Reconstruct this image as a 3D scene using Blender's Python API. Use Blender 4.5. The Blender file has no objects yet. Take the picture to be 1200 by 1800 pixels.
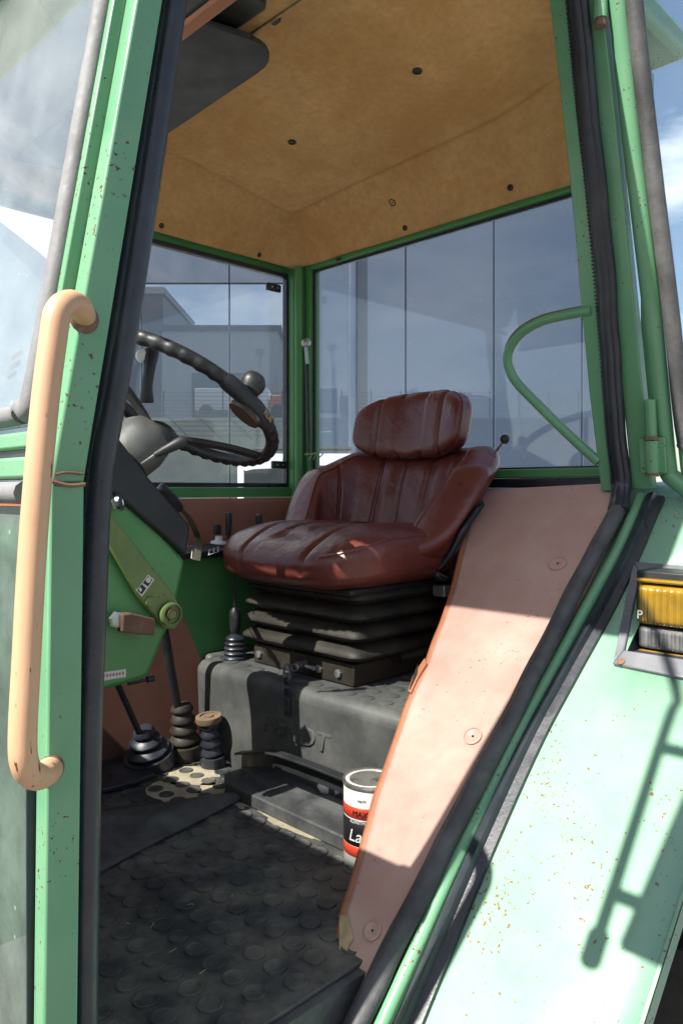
import bpy, bmesh, math, random
from mathutils import Vector, Matrix, noise as mnoise
random.seed(7)
R = math.radians
sc = bpy.context.scene
col = sc.collection

# ------------------------------------------------------------------ camera, sky, sun, exposure
EYE = 1.65            # eye height above the yard; every h below is metres above the eye level
cam_d = bpy.data.cameras.new('camera')
cam = bpy.data.objects.new('camera', cam_d); col.objects.link(cam)
cam.location = (0, -0.817, EYE)
cam.rotation_euler = (R(90), 0, R(-45))
cam_d.sensor_fit = 'HORIZONTAL'; cam_d.sensor_width = 36.0
cam_d.lens = 36.0 * 1330 / 1200
cam_d.shift_y = -40 / 1200
cam_d.clip_start = 0.02; cam_d.clip_end = 3000
sc.camera = cam

SUN_DIR = Vector((-1.0, 0.08, 1.2)).normalized()      # towards the sun
world = bpy.data.worlds.new('World'); sc.world = world; world.use_nodes = True
nt = world.node_tree; nt.nodes.clear()
def N(tree, typ, **kw):
    n = tree.nodes.new(typ)
    for k, v in kw.items(): setattr(n, k, v)
    return n
wo = N(nt, 'ShaderNodeOutputWorld'); bg = N(nt, 'ShaderNodeBackground')
sky = N(nt, 'ShaderNodeTexSky', sky_type='NISHITA'); sky.sun_disc = False
sky.sun_elevation = math.asin(SUN_DIR.z)
sky.sun_rotation = math.atan2(SUN_DIR.x, SUN_DIR.y)
sky.air_density = 1.1; sky.dust_density = 1.0; sky.ozone_density = 1.2
tc = N(nt, 'ShaderNodeTexCoord'); mp = N(nt, 'ShaderNodeMapping'); mp.inputs['Scale'].default_value = (1.0, 1.0, 2.6)
nz = N(nt, 'ShaderNodeTexNoise'); nz.inputs['Scale'].default_value = 2.3; nz.inputs['Detail'].default_value = 9; nz.inputs['Roughness'].default_value = .56
rp = N(nt, 'ShaderNodeValToRGB'); rp.color_ramp.elements[0].position = .50; rp.color_ramp.elements[1].position = .66
mx = N(nt, 'ShaderNodeMix', data_type='RGBA'); mx.inputs[7].default_value = (9.5, 9.6, 9.8, 1)
nt.links.new(tc.outputs['Generated'], mp.inputs['Vector']); nt.links.new(mp.outputs[0], nz.inputs['Vector'])
nt.links.new(nz.outputs['Fac'], rp.inputs[0])
dn = N(nt, 'ShaderNodeVectorMath', operation='DOT_PRODUCT'); dn.inputs[1].default_value = Vector((.40, .92, .36)).normalized()
nt.links.new(tc.outputs['Generated'], dn.inputs[0])
cb_ = N(nt, 'ShaderNodeMath', operation='MULTIPLY_ADD'); nt.links.new(nz.outputs['Fac'], cb_.inputs[0]); cb_.inputs[1].default_value = .25; nt.links.new(dn.outputs['Value'], cb_.inputs[2])
cr_ = N(nt, 'ShaderNodeMapRange'); cr_.inputs[1].default_value = .99; cr_.inputs[2].default_value = 1.06; nt.links.new(cb_.outputs[0], cr_.inputs[0])
mxx = N(nt, 'ShaderNodeMath', operation='MAXIMUM'); nt.links.new(rp.outputs[0], mxx.inputs[0]); nt.links.new(cr_.outputs[0], mxx.inputs[1])
nt.links.new(mxx.outputs[0], mx.inputs[0])
nt.links.new(sky.outputs[0], mx.inputs[6]); nt.links.new(mx.outputs[2], bg.inputs['Color'])
bg.inputs['Strength'].default_value = 0.066
nt.links.new(bg.outputs[0], wo.inputs[0])

sd = bpy.data.lights.new('sun', 'SUN'); sd.energy = 5.0; sd.angle = R(.5); sd.color = (1.0, .95, .86)
sun = bpy.data.objects.new('sun', sd); col.objects.link(sun)
sun.rotation_euler = SUN_DIR.to_track_quat('Z', 'Y').to_euler()
sc.view_settings.view_transform = 'Standard'; sc.view_settings.look = 'None'
sc.view_settings.gamma = 1; sc.view_settings.use_curve_mapping = False
sc.view_settings.exposure = 1.4
sc.cycles.max_bounces = 10; sc.cycles.transparent_max_bounces = 16
sc.cycles.diffuse_bounces = 5; sc.cycles.glossy_bounces = 4

# ------------------------------------------------------------------ sight lines: a pixel of the photo cut with a plane of the cab
c45 = math.sqrt(.5); FPX = 1330.0; YC = 0.817
def PP(px, py, p0, n):
    u = (px - 600) / FPX; v = (860 - py) / FPX
    D = Vector((c45 * (1 + u), c45 * (1 - u), v)); C = Vector((0, -YC, 0)); n = Vector(n)
    return C + D * ((Vector(p0) - C).dot(n) / D.dot(n))
def PX(px, py, x): return PP(px, py, (x, 0, 0), (1, 0, 0))
def PY(px, py, y=0.0): return PP(px, py, (0, y, 0), (0, 1, 0))
def PH(px, py, h): return PP(px, py, (0, 0, h), (0, 0, 1))
SL = .845
def PF(px, py, off=0.0): return PP(px, py, (1.815, 0, off), (-SL, 0, 1))   # the sloping fender front
def PB(px, py, dx=0.0): return PP(px, py, (1.76 + dx, 0, 0), (1, 0, .27))   # the leaning rear door post
NF = Vector((-SL, 0, 1)).normalized()

# ------------------------------------------------------------------ mesh builder
class MB:
    def __init__(s): s.v = []; s.f = []
    def add(s, vs, fs):
        o = len(s.v); s.v += [Vector(p) for p in vs]; s.f += [tuple(i + o for i in f) for f in fs]; return s
    def box(s, x0, x1, y0, y1, z0, z1, M=None):
        vs = [Vector((x, y, z)) for x in (x0, x1) for y in (y0, y1) for z in (z0, z1)]
        if M: vs = [M @ p for p in vs]
        return s.add(vs, [(0, 1, 3, 2), (4, 6, 7, 5), (0, 4, 5, 1), (2, 3, 7, 6), (0, 2, 6, 4), (1, 5, 7, 3)])
    def prism(s, pts, ext):
        pts = [Vector(p) for p in pts]; n = len(pts); e = Vector(ext)
        return s.add(pts + [p + e for p in pts], [tuple(range(n - 1, -1, -1)), tuple(range(n, 2 * n))] +
                     [(i, (i + 1) % n, n + (i + 1) % n, n + i) for i in range(n)])
    def tube(s, path, r, n=12, closed=False, caps=True, scale=None):
        path = [Vector(p) for p in path]; m = len(path)
        rr = r if isinstance(r, (list, tuple)) else [r] * m
        rings = []; prev = None
        for i, p in enumerate(path):
            a = path[(i - 1) % m] if (closed or i > 0) else p
            b = path[(i + 1) % m] if (closed or i < m - 1) else p
            t = (b - a).normalized()
            if prev is None:
                ref = Vector((0, 0, 1)) if abs(t.z) < .9 else Vector((1, 0, 0))
                u = t.cross(ref).normalized()
            else: u = (prev - t * prev.dot(t)).normalized()
            prev = u; w = t.cross(u)
            rings.append([p + (u * math.cos(2 * math.pi * k / n) + w * math.sin(2 * math.pi * k / n)) * rr[i] for k in range(n)])
        vs = [q for g in rings for q in g]; fs = []
        for i in range(m if closed else m - 1):
            j = (i + 1) % m
            fs += [(i * n + k, i * n + (k + 1) % n, j * n + (k + 1) % n, j * n + k) for k in range(n)]
        if caps and not closed: fs += [tuple(range(n - 1, -1, -1)), tuple((m - 1) * n + k for k in range(n))]
        return s.add(vs, fs)
    def sweep(s, path, prof, side, up):        # profile (a, b) laid along fixed side / up vectors
        path = [Vector(p) for p in path]; m = len(path); n = len(prof); side = Vector(side); up = Vector(up)
        vs = [p + side * a + up * b for p in path for a, b in prof]; fs = []
        for i in range(m - 1): fs += [(i * n + k, i * n + (k + 1) % n, (i + 1) * n + (k + 1) % n, (i + 1) * n + k) for k in range(n)]
        fs += [tuple(range(n - 1, -1, -1)), tuple((m - 1) * n + k for k in range(n))]
        return s.add(vs, fs)
    def lathe(s, prof, c, axis=(0, 0, 1), n=24, ang0=0):
        ax = Vector(axis).normalized(); u = ax.orthogonal().normalized(); w = ax.cross(u); c = Vector(c)
        vs = []
        for r, z in prof:
            for k in range(n):
                a = 2 * math.pi * k / n + ang0
                vs.append(c + ax * z + (u * math.cos(a) + w * math.sin(a)) * r)
        m = len(prof); fs = []
        for i in range(m - 1): fs += [(i * n + k, i * n + (k + 1) % n, (i + 1) * n + (k + 1) % n, (i + 1) * n + k) for k in range(n)]
        fs += [tuple(range(n - 1, -1, -1)), tuple((m - 1) * n + k for k in range(n))]
        return s.add(vs, fs)
    def grid(s, nu, nv, fn, closeu=False):
        vs = [fn(i / (nu if closeu else nu - 1), j / (nv - 1)) for i in range(nu) for j in range(nv)]; fs = []
        for i in range(nu if closeu else nu - 1):
            ii = (i + 1) % nu
            fs += [(i * nv + j, ii * nv + j, ii * nv + j + 1, i * nv + j + 1) for j in range(nv - 1)]
        return s.add(vs, fs)
    def disc(s, c, r, n, nrm, th):
        return s.lathe([(r, 0), (r, th * .6), (r * .86, th), (.0005, th)], c, nrm, n)

WLOC = {}
def link(o, parent):
    col.objects.link(o)
def make(name, mb, mat, parent=None, smooth=True, bevel=0, sub=0, label=None, cat=None, group=None, kind=None, seg=2, angle=40, recalc=True):
    c = Vector((0, 0, 0))
    lo = Vector((min(p.x for p in mb.v), min(p.y for p in mb.v), min(p.z for p in mb.v)))
    hi = Vector((max(p.x for p in mb.v), max(p.y for p in mb.v), max(p.z for p in mb.v)))
    c = (lo + hi) / 2
    if parent is None and cat: c.z = lo.z
    me = bpy.data.meshes.new(name)
    me.from_pydata([p - c for p in mb.v], [], mb.f)
    if recalc:
        bm = bmesh.new(); bm.from_mesh(me); bmesh.ops.recalc_face_normals(bm, faces=bm.faces); bm.to_mesh(me); bm.free()
    me.materials.append(mat)
    if smooth:
        me.polygons.foreach_set('use_smooth', [True] * len(me.polygons))
        try: me.set_sharp_from_angle(angle=R(angle))
        except Exception: pass
    o = bpy.data.objects.new(name, me); col.objects.link(o)
    wl = c + Vector((0, 0, EYE)); WLOC[o.name] = wl
    if parent is not None:
        o.parent = parent; o.location = wl - WLOC[parent.name]
    else: o.location = wl
    if bevel:
        b = o.modifiers.new('bevel', 'BEVEL'); b.width = bevel; b.segments = seg; b.limit_method = 'ANGLE'; b.angle_limit = R(35)
    if sub:
        b = o.modifiers.new('subsurf', 'SUBSURF'); b.levels = sub; b.render_levels = sub
    tag(o, label, cat, group, kind)
    return o
def tag(o, label=None, cat=None, group=None, kind=None):
    if label: o['label'] = label
    if cat: o['category'] = cat
    if group: o['group'] = group
    if kind: o['kind'] = kind
def empty(name, loc, label, cat, group=None):        # loc in metres, z from the yard
    o = bpy.data.objects.new(name, None); col.objects.link(o); o.location = loc; o.empty_display_size = .1
    WLOC[o.name] = Vector(loc); tag(o, label, cat, group); return o
def twin(o, d, parent=None):                       # a copy of a part, moved by d
    q = o.copy(); col.objects.link(q); q.location = o.location + Vector(d); WLOC[q.name] = WLOC[o.name] + Vector(d); return q
def smoothpath(pts, k=8, closed=False):              # Catmull-Rom
    pts = [Vector(p) for p in pts]; n = len(pts); out = []
    for i in range(n if closed else n - 1):
        p0 = pts[(i - 1) % n] if (closed or i > 0) else pts[0]; p1 = pts[i]; p2 = pts[(i + 1) % n]
        p3 = pts[(i + 2) % n] if (closed or i < n - 2) else pts[-1]
        for j in range(k):
            t = j / k
            out.append(.5 * ((2 * p1) + (p2 - p0) * t + (2 * p0 - 5 * p1 + 4 * p2 - p3) * t * t + (3 * p1 - p0 - 3 * p2 + p3) * t ** 3))
    if not closed: out.append(pts[-1])
    return out
def sgnpow(a, e): return math.copysign(abs(a) ** e, a)
def ss(a, b, x):
    t = max(0, min(1, (x - a) / (b - a))); return t * t * (3 - 2 * t)
def text_mb(s, size, depth, right, up, at, shear=0.0, xscale=1.0):
    cu = bpy.data.curves.new('t', 'FONT'); cu.body = s; cu.size = size; cu.extrude = depth; cu.align_x = 'CENTER'; cu.align_y = 'CENTER'; cu.shear = shear
    cu.resolution_u = 3; cu.bevel_depth = depth * .3
    to = bpy.data.objects.new('t', cu); col.objects.link(to)
    dg = bpy.context.evaluated_depsgraph_get(); me = bpy.data.meshes.new_from_object(to.evaluated_get(dg))
    r = Vector(right).normalized(); u = Vector(up).normalized(); nn = r.cross(u)
    mb = MB(); mb.add([Vector(at) + r * (v.co.x * xscale) + u * v.co.y + nn * v.co.z for v in me.vertices], [tuple(p.vertices) for p in me.polygons])
    bpy.data.objects.remove(to); bpy.data.curves.remove(cu); bpy.data.meshes.remove(me)
    return mb

# ------------------------------------------------------------------ materials
def pbr(name, colr, rough=.5, metal=0, var=.18, vscale=7, bump=0, bscale=80, rust=0, rscale=60, rcol=(.10, .035, .018), coat=0, spec=.5,
        dust=0, dcol=(.42, .38, .32), dscale=9, rvar=.12, stretch=(1, 1, 1), col2=None, thr2=.55, s2=4, wave=0, wscale=5):
    m = bpy.data.materials.new(name); m.use_nodes = True; t = m.node_tree; L = t.links
    b = t.nodes['Principled BSDF']
    b.inputs['Metallic'].default_value = metal; b.inputs['Specular IOR Level'].default_value = spec; b.inputs['Coat Weight'].default_value = coat
    b.inputs['Coat Roughness'].default_value = .12
    tcn = N(t, 'ShaderNodeTexCoord'); mpn = N(t, 'ShaderNodeMapping'); mpn.inputs['Scale'].default_value = stretch
    L.new(tcn.outputs['Object'], mpn.inputs[0]); P = mpn.outputs[0]
    def noise(scale, detail=5, rough_=.6, off=0):
        n = N(t, 'ShaderNodeTexNoise'); n.inputs['Scale'].default_value = scale; n.inputs['Detail'].default_value = detail; n.inputs['Roughness'].default_value = rough_
        L.new(P, n.inputs['Vector']); return n.outputs['Fac']
    def ramp(src, a, b_):
        r = N(t, 'ShaderNodeMapRange'); r.inputs[1].default_value = a; r.inputs[2].default_value = b_; L.new(src, r.inputs[0]); return r.outputs[0]
    def mix(fac, A, B):
        q = N(t, 'ShaderNodeMix', data_type='RGBA')
        for sock, val in ((q.inputs[0], fac), (q.inputs[6], A), (q.inputs[7], B)):
            if isinstance(val, tuple): sock.default_value = (*val, 1)
            elif isinstance(val, (int, float)): sock.default_value = val
            else: L.new(val, sock)
        return q.outputs[2]
    lo = tuple(max(0, x * (1 - var)) for x in colr); hi = tuple(min(1, x * (1 + var)) for x in colr)
    n1 = noise(vscale); C = mix(ramp(n1, .3, .7), lo, hi)
    if col2: C = mix(ramp(noise(s2, 6, .65), thr2, thr2 + .16), C, col2)
    rr = N(t, 'ShaderNodeMapRange'); rr.inputs[1].default_value = .3; rr.inputs[2].default_value = .7
    rr.inputs[3].default_value = max(0.03, rough - rvar); rr.inputs[4].default_value = min(1, rough + rvar); L.new(noise(vscale * 2.3), rr.inputs[0]); RO = rr.outputs[0]
    if dust:
        d = N(t, 'ShaderNodeMath', operation='MULTIPLY'); L.new(ramp(noise(dscale, 7, .7), .42, .68), d.inputs[0]); d.inputs[1].default_value = dust
        C = mix(d.outputs[0], C, dcol)
    if rust:
        a = N(t, 'ShaderNodeMath', operation='ADD'); L.new(noise(rscale, 3, .55), a.inputs[0])
        mu = N(t, 'ShaderNodeMath', operation='MULTIPLY'); L.new(noise(5, 3, .6), mu.inputs[0]); mu.inputs[1].default_value = .5; L.new(mu.outputs[0], a.inputs[1])
        rf = ramp(a.outputs[0], 1.02 - rust, 1.06 - rust)
        C = mix(rf, C, rcol)
        rm = N(t, 'ShaderNodeMix'); L.new(rf, rm.inputs[0]); L.new(RO, rm.inputs[2]); rm.inputs[3].default_value = .9; RO = rm.outputs[0]
    L.new(C, b.inputs['Base Color']); L.new(RO, b.inputs['Roughness'])
    if wave:
        bw = N(t, 'ShaderNodeBump'); bw.inputs['Strength'].default_value = wave; bw.inputs['Distance'].default_value = .03
        L.new(noise(wscale, 3, .5), bw.inputs['Height']); L.new(bw.outputs[0], b.inputs['Normal'])
    if bump:
        bn = N(t, 'ShaderNodeBump'); bn.inputs['Strength'].default_value = bump; bn.inputs['Distance'].default_value = .004
        if wave: L.new(bw.outputs[0], bn.inputs['Normal'])
        L.new(noise(bscale, 6, .65), bn.inputs['Height']); L.new(bn.outputs[0], b.inputs['Normal'])
    return m
def glass(name, tint=(.88, .93, .93), dust=.10, refl=1.0, dscale=10, dcol=(.62, .66, .66), ior=1.5):
    m = bpy.data.materials.new(name); m.use_nodes = True; t = m.node_tree; L = t.links; t.nodes.clear()
    out = N(t, 'ShaderNodeOutputMaterial'); tr = N(t, 'ShaderNodeBsdfTransparent'); tr.inputs[0].default_value = (*tint, 1)
    df = N(t, 'ShaderNodeBsdfDiffuse'); df.inputs[0].default_value = (*dcol, 1)
    tl = N(t, 'ShaderNodeBsdfTranslucent'); tl.inputs[0].default_value = (*dcol, 1)
    dd = N(t, 'ShaderNodeMixShader'); dd.inputs[0].default_value = .4; L.new(df.outputs[0], dd.inputs[1]); L.new(tl.outputs[0], dd.inputs[2])
    gl = N(t, 'ShaderNodeBsdfGlossy'); gl.inputs['Roughness'].default_value = .02; gl.inputs[0].default_value = (refl, refl, refl, 1)
    lw = N(t, 'ShaderNodeLayerWeight'); lw.inputs[0].default_value = .5
    pw = N(t, 'ShaderNodeMath', operation='POWER'); L.new(lw.outputs['Facing'], pw.inputs[0]); pw.inputs[1].default_value = 5
    fr = N(t, 'ShaderNodeMath', operation='MULTIPLY_ADD'); L.new(pw.outputs[0], fr.inputs[0]); fr.inputs[1].default_value = .90; fr.inputs[2].default_value = .035
    tcn = N(t, 'ShaderNodeTexCoord')
    n = N(t, 'ShaderNodeTexNoise'); n.inputs['Scale'].default_value = dscale; n.inputs['Detail'].default_value = 9; n.inputs['Roughness'].default_value = .7
    L.new(tcn.outputs['Object'], n.inputs['Vector'])
    r = N(t, 'ShaderNodeMapRange'); r.inputs[1].default_value = .3; r.inputs[2].default_value = .75; r.inputs[3].default_value = dust * .4; r.inputs[4].default_value = dust * 1.7
    L.new(n.outputs['Fac'], r.inputs[0])
    vo = N(t, 'ShaderNodeTexVoronoi'); vo.inputs['Scale'].default_value = 26; L.new(tcn.outputs['Object'], vo.inputs['Vector'])
    sp = N(t, 'ShaderNodeMapRange'); sp.inputs[1].default_value = .085; sp.inputs[2].default_value = .05; sp.inputs[3].default_value = 0; sp.inputs[4].default_value = .5
    L.new(vo.outputs['Distance'], sp.inputs[0])
    rs = N(t, 'ShaderNodeMath', operation='GREATER_THAN'); sx = N(t, 'ShaderNodeSeparateColor'); L.new(vo.outputs['Color'], sx.inputs[0]); L.new(sx.outputs[0], rs.inputs[0]); rs.inputs[1].default_value = .8
    mm = N(t, 'ShaderNodeMath', operation='MULTIPLY'); L.new(sp.outputs[0], mm.inputs[0]); L.new(rs.outputs[0], mm.inputs[1])
    ad = N(t, 'ShaderNodeMath', operation='ADD', use_clamp=True); L.new(r.outputs[0], ad.inputs[0]); L.new(mm.outputs[0], ad.inputs[1])
    m1 = N(t, 'ShaderNodeMixShader'); L.new(ad.outputs[0], m1.inputs[0]); L.new(tr.outputs[0], m1.inputs[1]); L.new(dd.outputs[0], m1.inputs[2])
    m2 = N(t, 'ShaderNodeMixShader'); L.new(fr.outputs[0], m2.inputs[0]); L.new(m1.outputs[0], m2.inputs[1]); L.new(gl.outputs[0], m2.inputs[2])
    L.new(m2.outputs[0], out.inputs[0]); return m

M = {}
M['green'] = pbr('green_paint', (.110, .275, .150), .36, var=.10, vscale=5, rust=.085, rscale=150, coat=.15, bump=.04, bscale=300, dust=.12, dcol=(.30, .36, .26))
M['green_clean'] = pbr('inner_green_paint', (.075, .26, .085), .42, var=.10, vscale=4, rust=.04, rscale=150, bump=.05, bscale=200, dust=.10, dcol=(.25, .28, .18))
M['fender'] = pbr('faded_green_paint', (.150, .295, .205), .42, var=.07, vscale=3, rust=.128, rscale=130, rcol=(.15, .08, .045), coat=.1, bump=.03, bscale=250, wave=.12, wscale=4, dust=.22, dcol=(.26, .34, .25))
M['olive'] = pbr('worn_olive_paint', (.14, .20, .06), .5, var=.25, vscale=10, rust=.08, bump=.12, bscale=120)
M['lever'] = pbr('worn_lever', (.075, .065, .035), .5, var=.3, vscale=14, bump=.1)
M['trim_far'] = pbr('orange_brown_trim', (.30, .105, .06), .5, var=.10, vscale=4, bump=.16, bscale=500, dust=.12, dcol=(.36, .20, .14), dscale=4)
M['kick'] = pbr('shade_brown_trim', (.13, .05, .034), .85, var=.15, vscale=6, bump=.4, bscale=300)  # trim brown darkened in the colour itself to paint shade on the kick plate
M['tan'] = pbr('tan_handle_paint', (.50, .295, .175), .5, var=.15, vscale=12, rust=.06, rscale=160, bump=.1, bscale=160, col2=(.42, .36, .30), thr2=.57, s2=13, stretch=(1, 1, .22))
M['rubber'] = pbr('black_rubber', (.018, .021, .030), .36, var=.3, vscale=14, bump=.15, bscale=160, dust=.10, dcol=(.16, .16, .17))
M['rubber_dusty'] = pbr('dusty_rubber', (.045, .045, .048), .62, var=.3, vscale=14, bump=.3, bscale=220, dust=.45, dcol=(.17, .17, .17))
M['gasket'] = pbr('weathered_gasket', (.16, .16, .165), .7, var=.2, vscale=20, bump=.2, bscale=200)
M['black'] = pbr('black_plastic', (.014, .015, .017), .46, var=.2, vscale=10, bump=.05, bscale=200, dust=.06, dcol=(.2, .2, .2))
M['dashblack'] = pbr('grained_dash_plastic', (.016, .018, .025), .55, var=.2, vscale=8, bump=.25, bscale=420, dust=.08, dcol=(.15, .15, .15))
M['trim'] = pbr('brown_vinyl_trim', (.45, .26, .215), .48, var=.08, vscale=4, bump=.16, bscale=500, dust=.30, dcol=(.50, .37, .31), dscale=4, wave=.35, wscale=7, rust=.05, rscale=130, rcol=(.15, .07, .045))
M['trim_edge'] = pbr('orange_vinyl_edge', (.34, .125, .06), .5, var=.15, vscale=8, bump=.2, bscale=300)
M['foam'] = pbr('torn_foam', (.40, .29, .16), .95, var=.3, vscale=40, bump=.6, bscale=120)
M['leather'] = pbr('maroon_vinyl', (.138, .033, .026), .31, var=.13, vscale=5, bump=.14, bscale=420, wave=.22, wscale=16, rvar=.06, dust=.05, dcol=(.20, .10, .08), dscale=5, spec=.5)
M['headliner'] = pbr('ochre_headliner', (.60, .345, .150), .95, var=.10, vscale=11, bump=.35, bscale=260, col2=(.52, .275, .105), thr2=.47, s2=3.2, spec=.1, dust=.45, dcol=(.36, .20, .09), dscale=55)
M['bellow'] = pbr('bellows_rubber', (.018, .014, .010), .6, var=.3, vscale=10, bump=.2, bscale=120, dust=.22, dcol=(.11, .085, .05))
M['mat'] = pbr('floor_rubber', (.024, .026, .031), .6, var=.3, vscale=9, bump=.35, bscale=140, dust=.34, dcol=(.36, .32, .25), dscale=7)
M['boxp'] = pbr('seat_box_plastic', (.062, .064, .064), .52, var=.2, vscale=8, bump=.22, bscale=350, dust=.30, dcol=(.24, .23, .205), dscale=6)
M['steel'] = pbr('dull_steel', (.42, .42, .42), .42, metal=.85, var=.2, vscale=12, rust=.05, bump=.08)
M['chrome'] = pbr('chromed_steel', (.7, .7, .7), .14, metal=1, var=.05)
M['rusty'] = pbr('rusty_steel', (.14, .075, .05), .75, var=.35, vscale=18, bump=.4, bscale=90, col2=(.28, .26, .24), thr2=.6, s2=16)
M['dirtbrown'] = pbr('brown_mud_rubber', (.16, .105, .065), .8, var=.3, vscale=20, bump=.3)
M['white'] = pbr('white_plastic', (.74, .75, .76), .45, var=.06)
M['visor'] = pbr('dark_visor', (.015, .0145, .013), .5, var=.18, vscale=4, bump=.05, dust=.15, dcol=(.06, .058, .05))
M['spin'] = pbr('brown_resin', (.050, .028, .020), .35, var=.25, vscale=25)
M['glass'] = glass('cab_glass', (.93, .95, .96), dust=.035)
M['screen'] = glass('dusty_windscreen', (.95, .97, .97), dust=.18, dscale=4, dcol=(.70, .76, .77))
M['lowpane'] = glass('dusty_lower_glass', (.13, .19, .17), dust=.34, dscale=6, dcol=(.36, .47, .41))
M['doorglass'] = glass('door_glass', (.90, .95, .97), dust=.05)
M['amber'] = pbr('amber_lens', (.23, .135, .008), .14, var=.2, vscale=30, coat=.7, spec=.6)
M['clear'] = pbr('clear_lens', (.13, .133, .136), .12, var=.3, vscale=40, coat=.8, spec=.7)
M['grey_plate'] = pbr('grey_bezel', (.11, .115, .13), .42, var=.2, vscale=12, bump=.15, bscale=260, dust=.2, dcol=(.28, .28, .28))
M['navy'] = pbr('dark_bezel_rubber', (.028, .032, .045), .45, var=.15, bump=.08)
M['wallglass'] = None
M['clad'] = pbr('slate_cladding', (.050, .070, .110), .40, var=.05, vscale=2, spec=.5, bump=.02)
M['joint'] = pbr('dark_joint', (.012, .013, .016), .8, var=.1)
M['concrete'] = pbr('yard_asphalt', (.16, .157, .15), .9, var=.15, vscale=.6, bump=.2, bscale=30)
M['tyre'] = pbr('tyre_rubber', (.016, .016, .017), .75, var=.25, vscale=12, bump=.3, bscale=90, dust=.15, dcol=(.12, .11, .09))
M['label_w'] = pbr('label_white', (.62, .62, .60), .5, var=.08, vscale=30)
M['label_b'] = pbr('label_black', (.012, .012, .014), .45, var=.1)
M['label_r'] = pbr('label_red', (.50, .045, .02), .45, var=.1)
M['tin'] = pbr('tin_lid', (.55, .52, .47), .3, metal=.8, var=.2, col2=(.16, .14, .13), thr2=.50, s2=22)
M['vanwhite'] = pbr('white_van_paint', (.55, .57, .60), .3, var=.03, coat=.5)
M['darkglass'] = pbr('dark_glass', (.02, .024, .03), .06, var=.1, spec=.8)
M['hall'] = pbr('pale_hall_cladding', (.34, .37, .40), .6, var=.05)
M['bank'] = pbr('grassy_bank', (.11, .125, .075), .95, var=.3, vscale=.8, bump=.4, bscale=8)
M['sand'] = pbr('sun_patch_dirt', (.36, .31, .22), .95, var=.25, vscale=24, bump=.6, bscale=160)  # pale dirt colour that also paints sun on the mat
M['halldim'] = pbr('blue_grey_cladding', (.13, .17, .21), .5, var=.05)
M['orange'] = pbr('orange_machine_paint', (.62, .13, .025), .4, var=.1)
M['paper'] = pbr('scrap_paper', (.66, .62, .55), .8, var=.15, vscale=30)

def mirror_panel(k, dc):
    m = bpy.data.materials.new('facade_panel'); m.use_nodes = True; t = m.node_tree; L = t.links; t.nodes.clear()
    out = N(t, 'ShaderNodeOutputMaterial'); g = N(t, 'ShaderNodeBsdfGlossy'); g.inputs['Roughness'].default_value = .0; g.inputs[0].default_value = (.85, .9, .95, 1)
    d = N(t, 'ShaderNodeBsdfDiffuse'); d.inputs[0].default_value = (*dc, 1)
    mxs = N(t, 'ShaderNodeMixShader'); mxs.inputs[0].default_value = k
    L.new(d.outputs[0], mxs.inputs[1]); L.new(g.outputs[0], mxs.inputs[2]); L.new(mxs.outputs[0], out.inputs[0]); return m
M['wallglass'] = mirror_panel(.42, (.045, .055, .075)); M['clad2'] = mirror_panel(.08, (.048, .066, .104))

# ================================================================== THE YARD
g = MB(); g.box(-1500, 1500, -1500, 1500, -EYE - .2, -EYE)
make('ground', g, M['concrete'], smooth=False, kind='structure', label='grey asphalt yard the tractor stands on', cat='ground')

FWD = Vector((c45, c45, 0)); RGT = Vector((c45, -c45, 0)); CAM = Vector((0, -YC, 0))
def A(r, d, h): return CAM + RGT * r + FWD * d + Vector((0, 0, h))
def rbox(mb, r0, r1, d0, d1, h0, h1):
    vs = [A(r, d, h) for r in (r0, r1) for d in (d0, d1) for h in (h0, h1)]
    return mb.add(vs, [(0, 1, 3, 2), (4, 6, 7, 5), (0, 4, 5, 1), (2, 3, 7, 6), (0, 2, 6, 4), (1, 5, 7, 3)])

# showroom whose tall panels fill the cab windows
WD = 9.0
q = A(.3, WD + 3, 0)
show = empty('showroom', (q.x, q.y, 0), 'slate grey showroom with tall panels and mirror glass seen behind the cab windows', 'building')
PW = 155 / FPX * WD
edge0 = (403 - 600) / FPX * WD
r_l = -2.62; r_r = 3.08
m = rbox(MB(), r_l + .02, r_r - .02, WD + .06, WD + 7, -EYE, 7.2); make('wall', m, M['joint'], show, smooth=False)
cuts = [r_l] + [edge0 + PW * k for k in range(-1, 6) if r_l + .2 < edge0 + PW * k < r_r - .2] + [r_r]
H1 = (860 - 498) / FPX * WD
for i in range(len(cuts) - 1):
    a, b = cuts[i] + .006, cuts[i + 1] - .006
    lowglass = b < -.2
    for (h0, h1, mt, nm) in ((-EYE + .12, H1 - .006, M['wallglass'] if lowglass else M['clad2'], 'window_panel' if lowglass else 'panel'), (H1 + .006, 7.2, M['clad'], 'panel')):
        if not lowglass: h0, h1 = (-EYE + .12, 7.2)
        make(nm, rbox(MB(), a, b, WD, WD + .05, h0, h1), mt, show, smooth=False, bevel=.006, seg=1)
        if not lowglass: break
    make('plinth', rbox(MB(), cuts[i], cuts[i + 1], WD - .02, WD + .05, -EYE, -EYE + .115), M['joint'], show, smooth=False)
mb = MB(); rbox(mb, (612 - 600) / FPX * WD, (628 - 600) / FPX * WD, WD - .12, WD - .003, -EYE, 7.2); make('downpipe', mb, M['clad'], show, bevel=.03)

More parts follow.
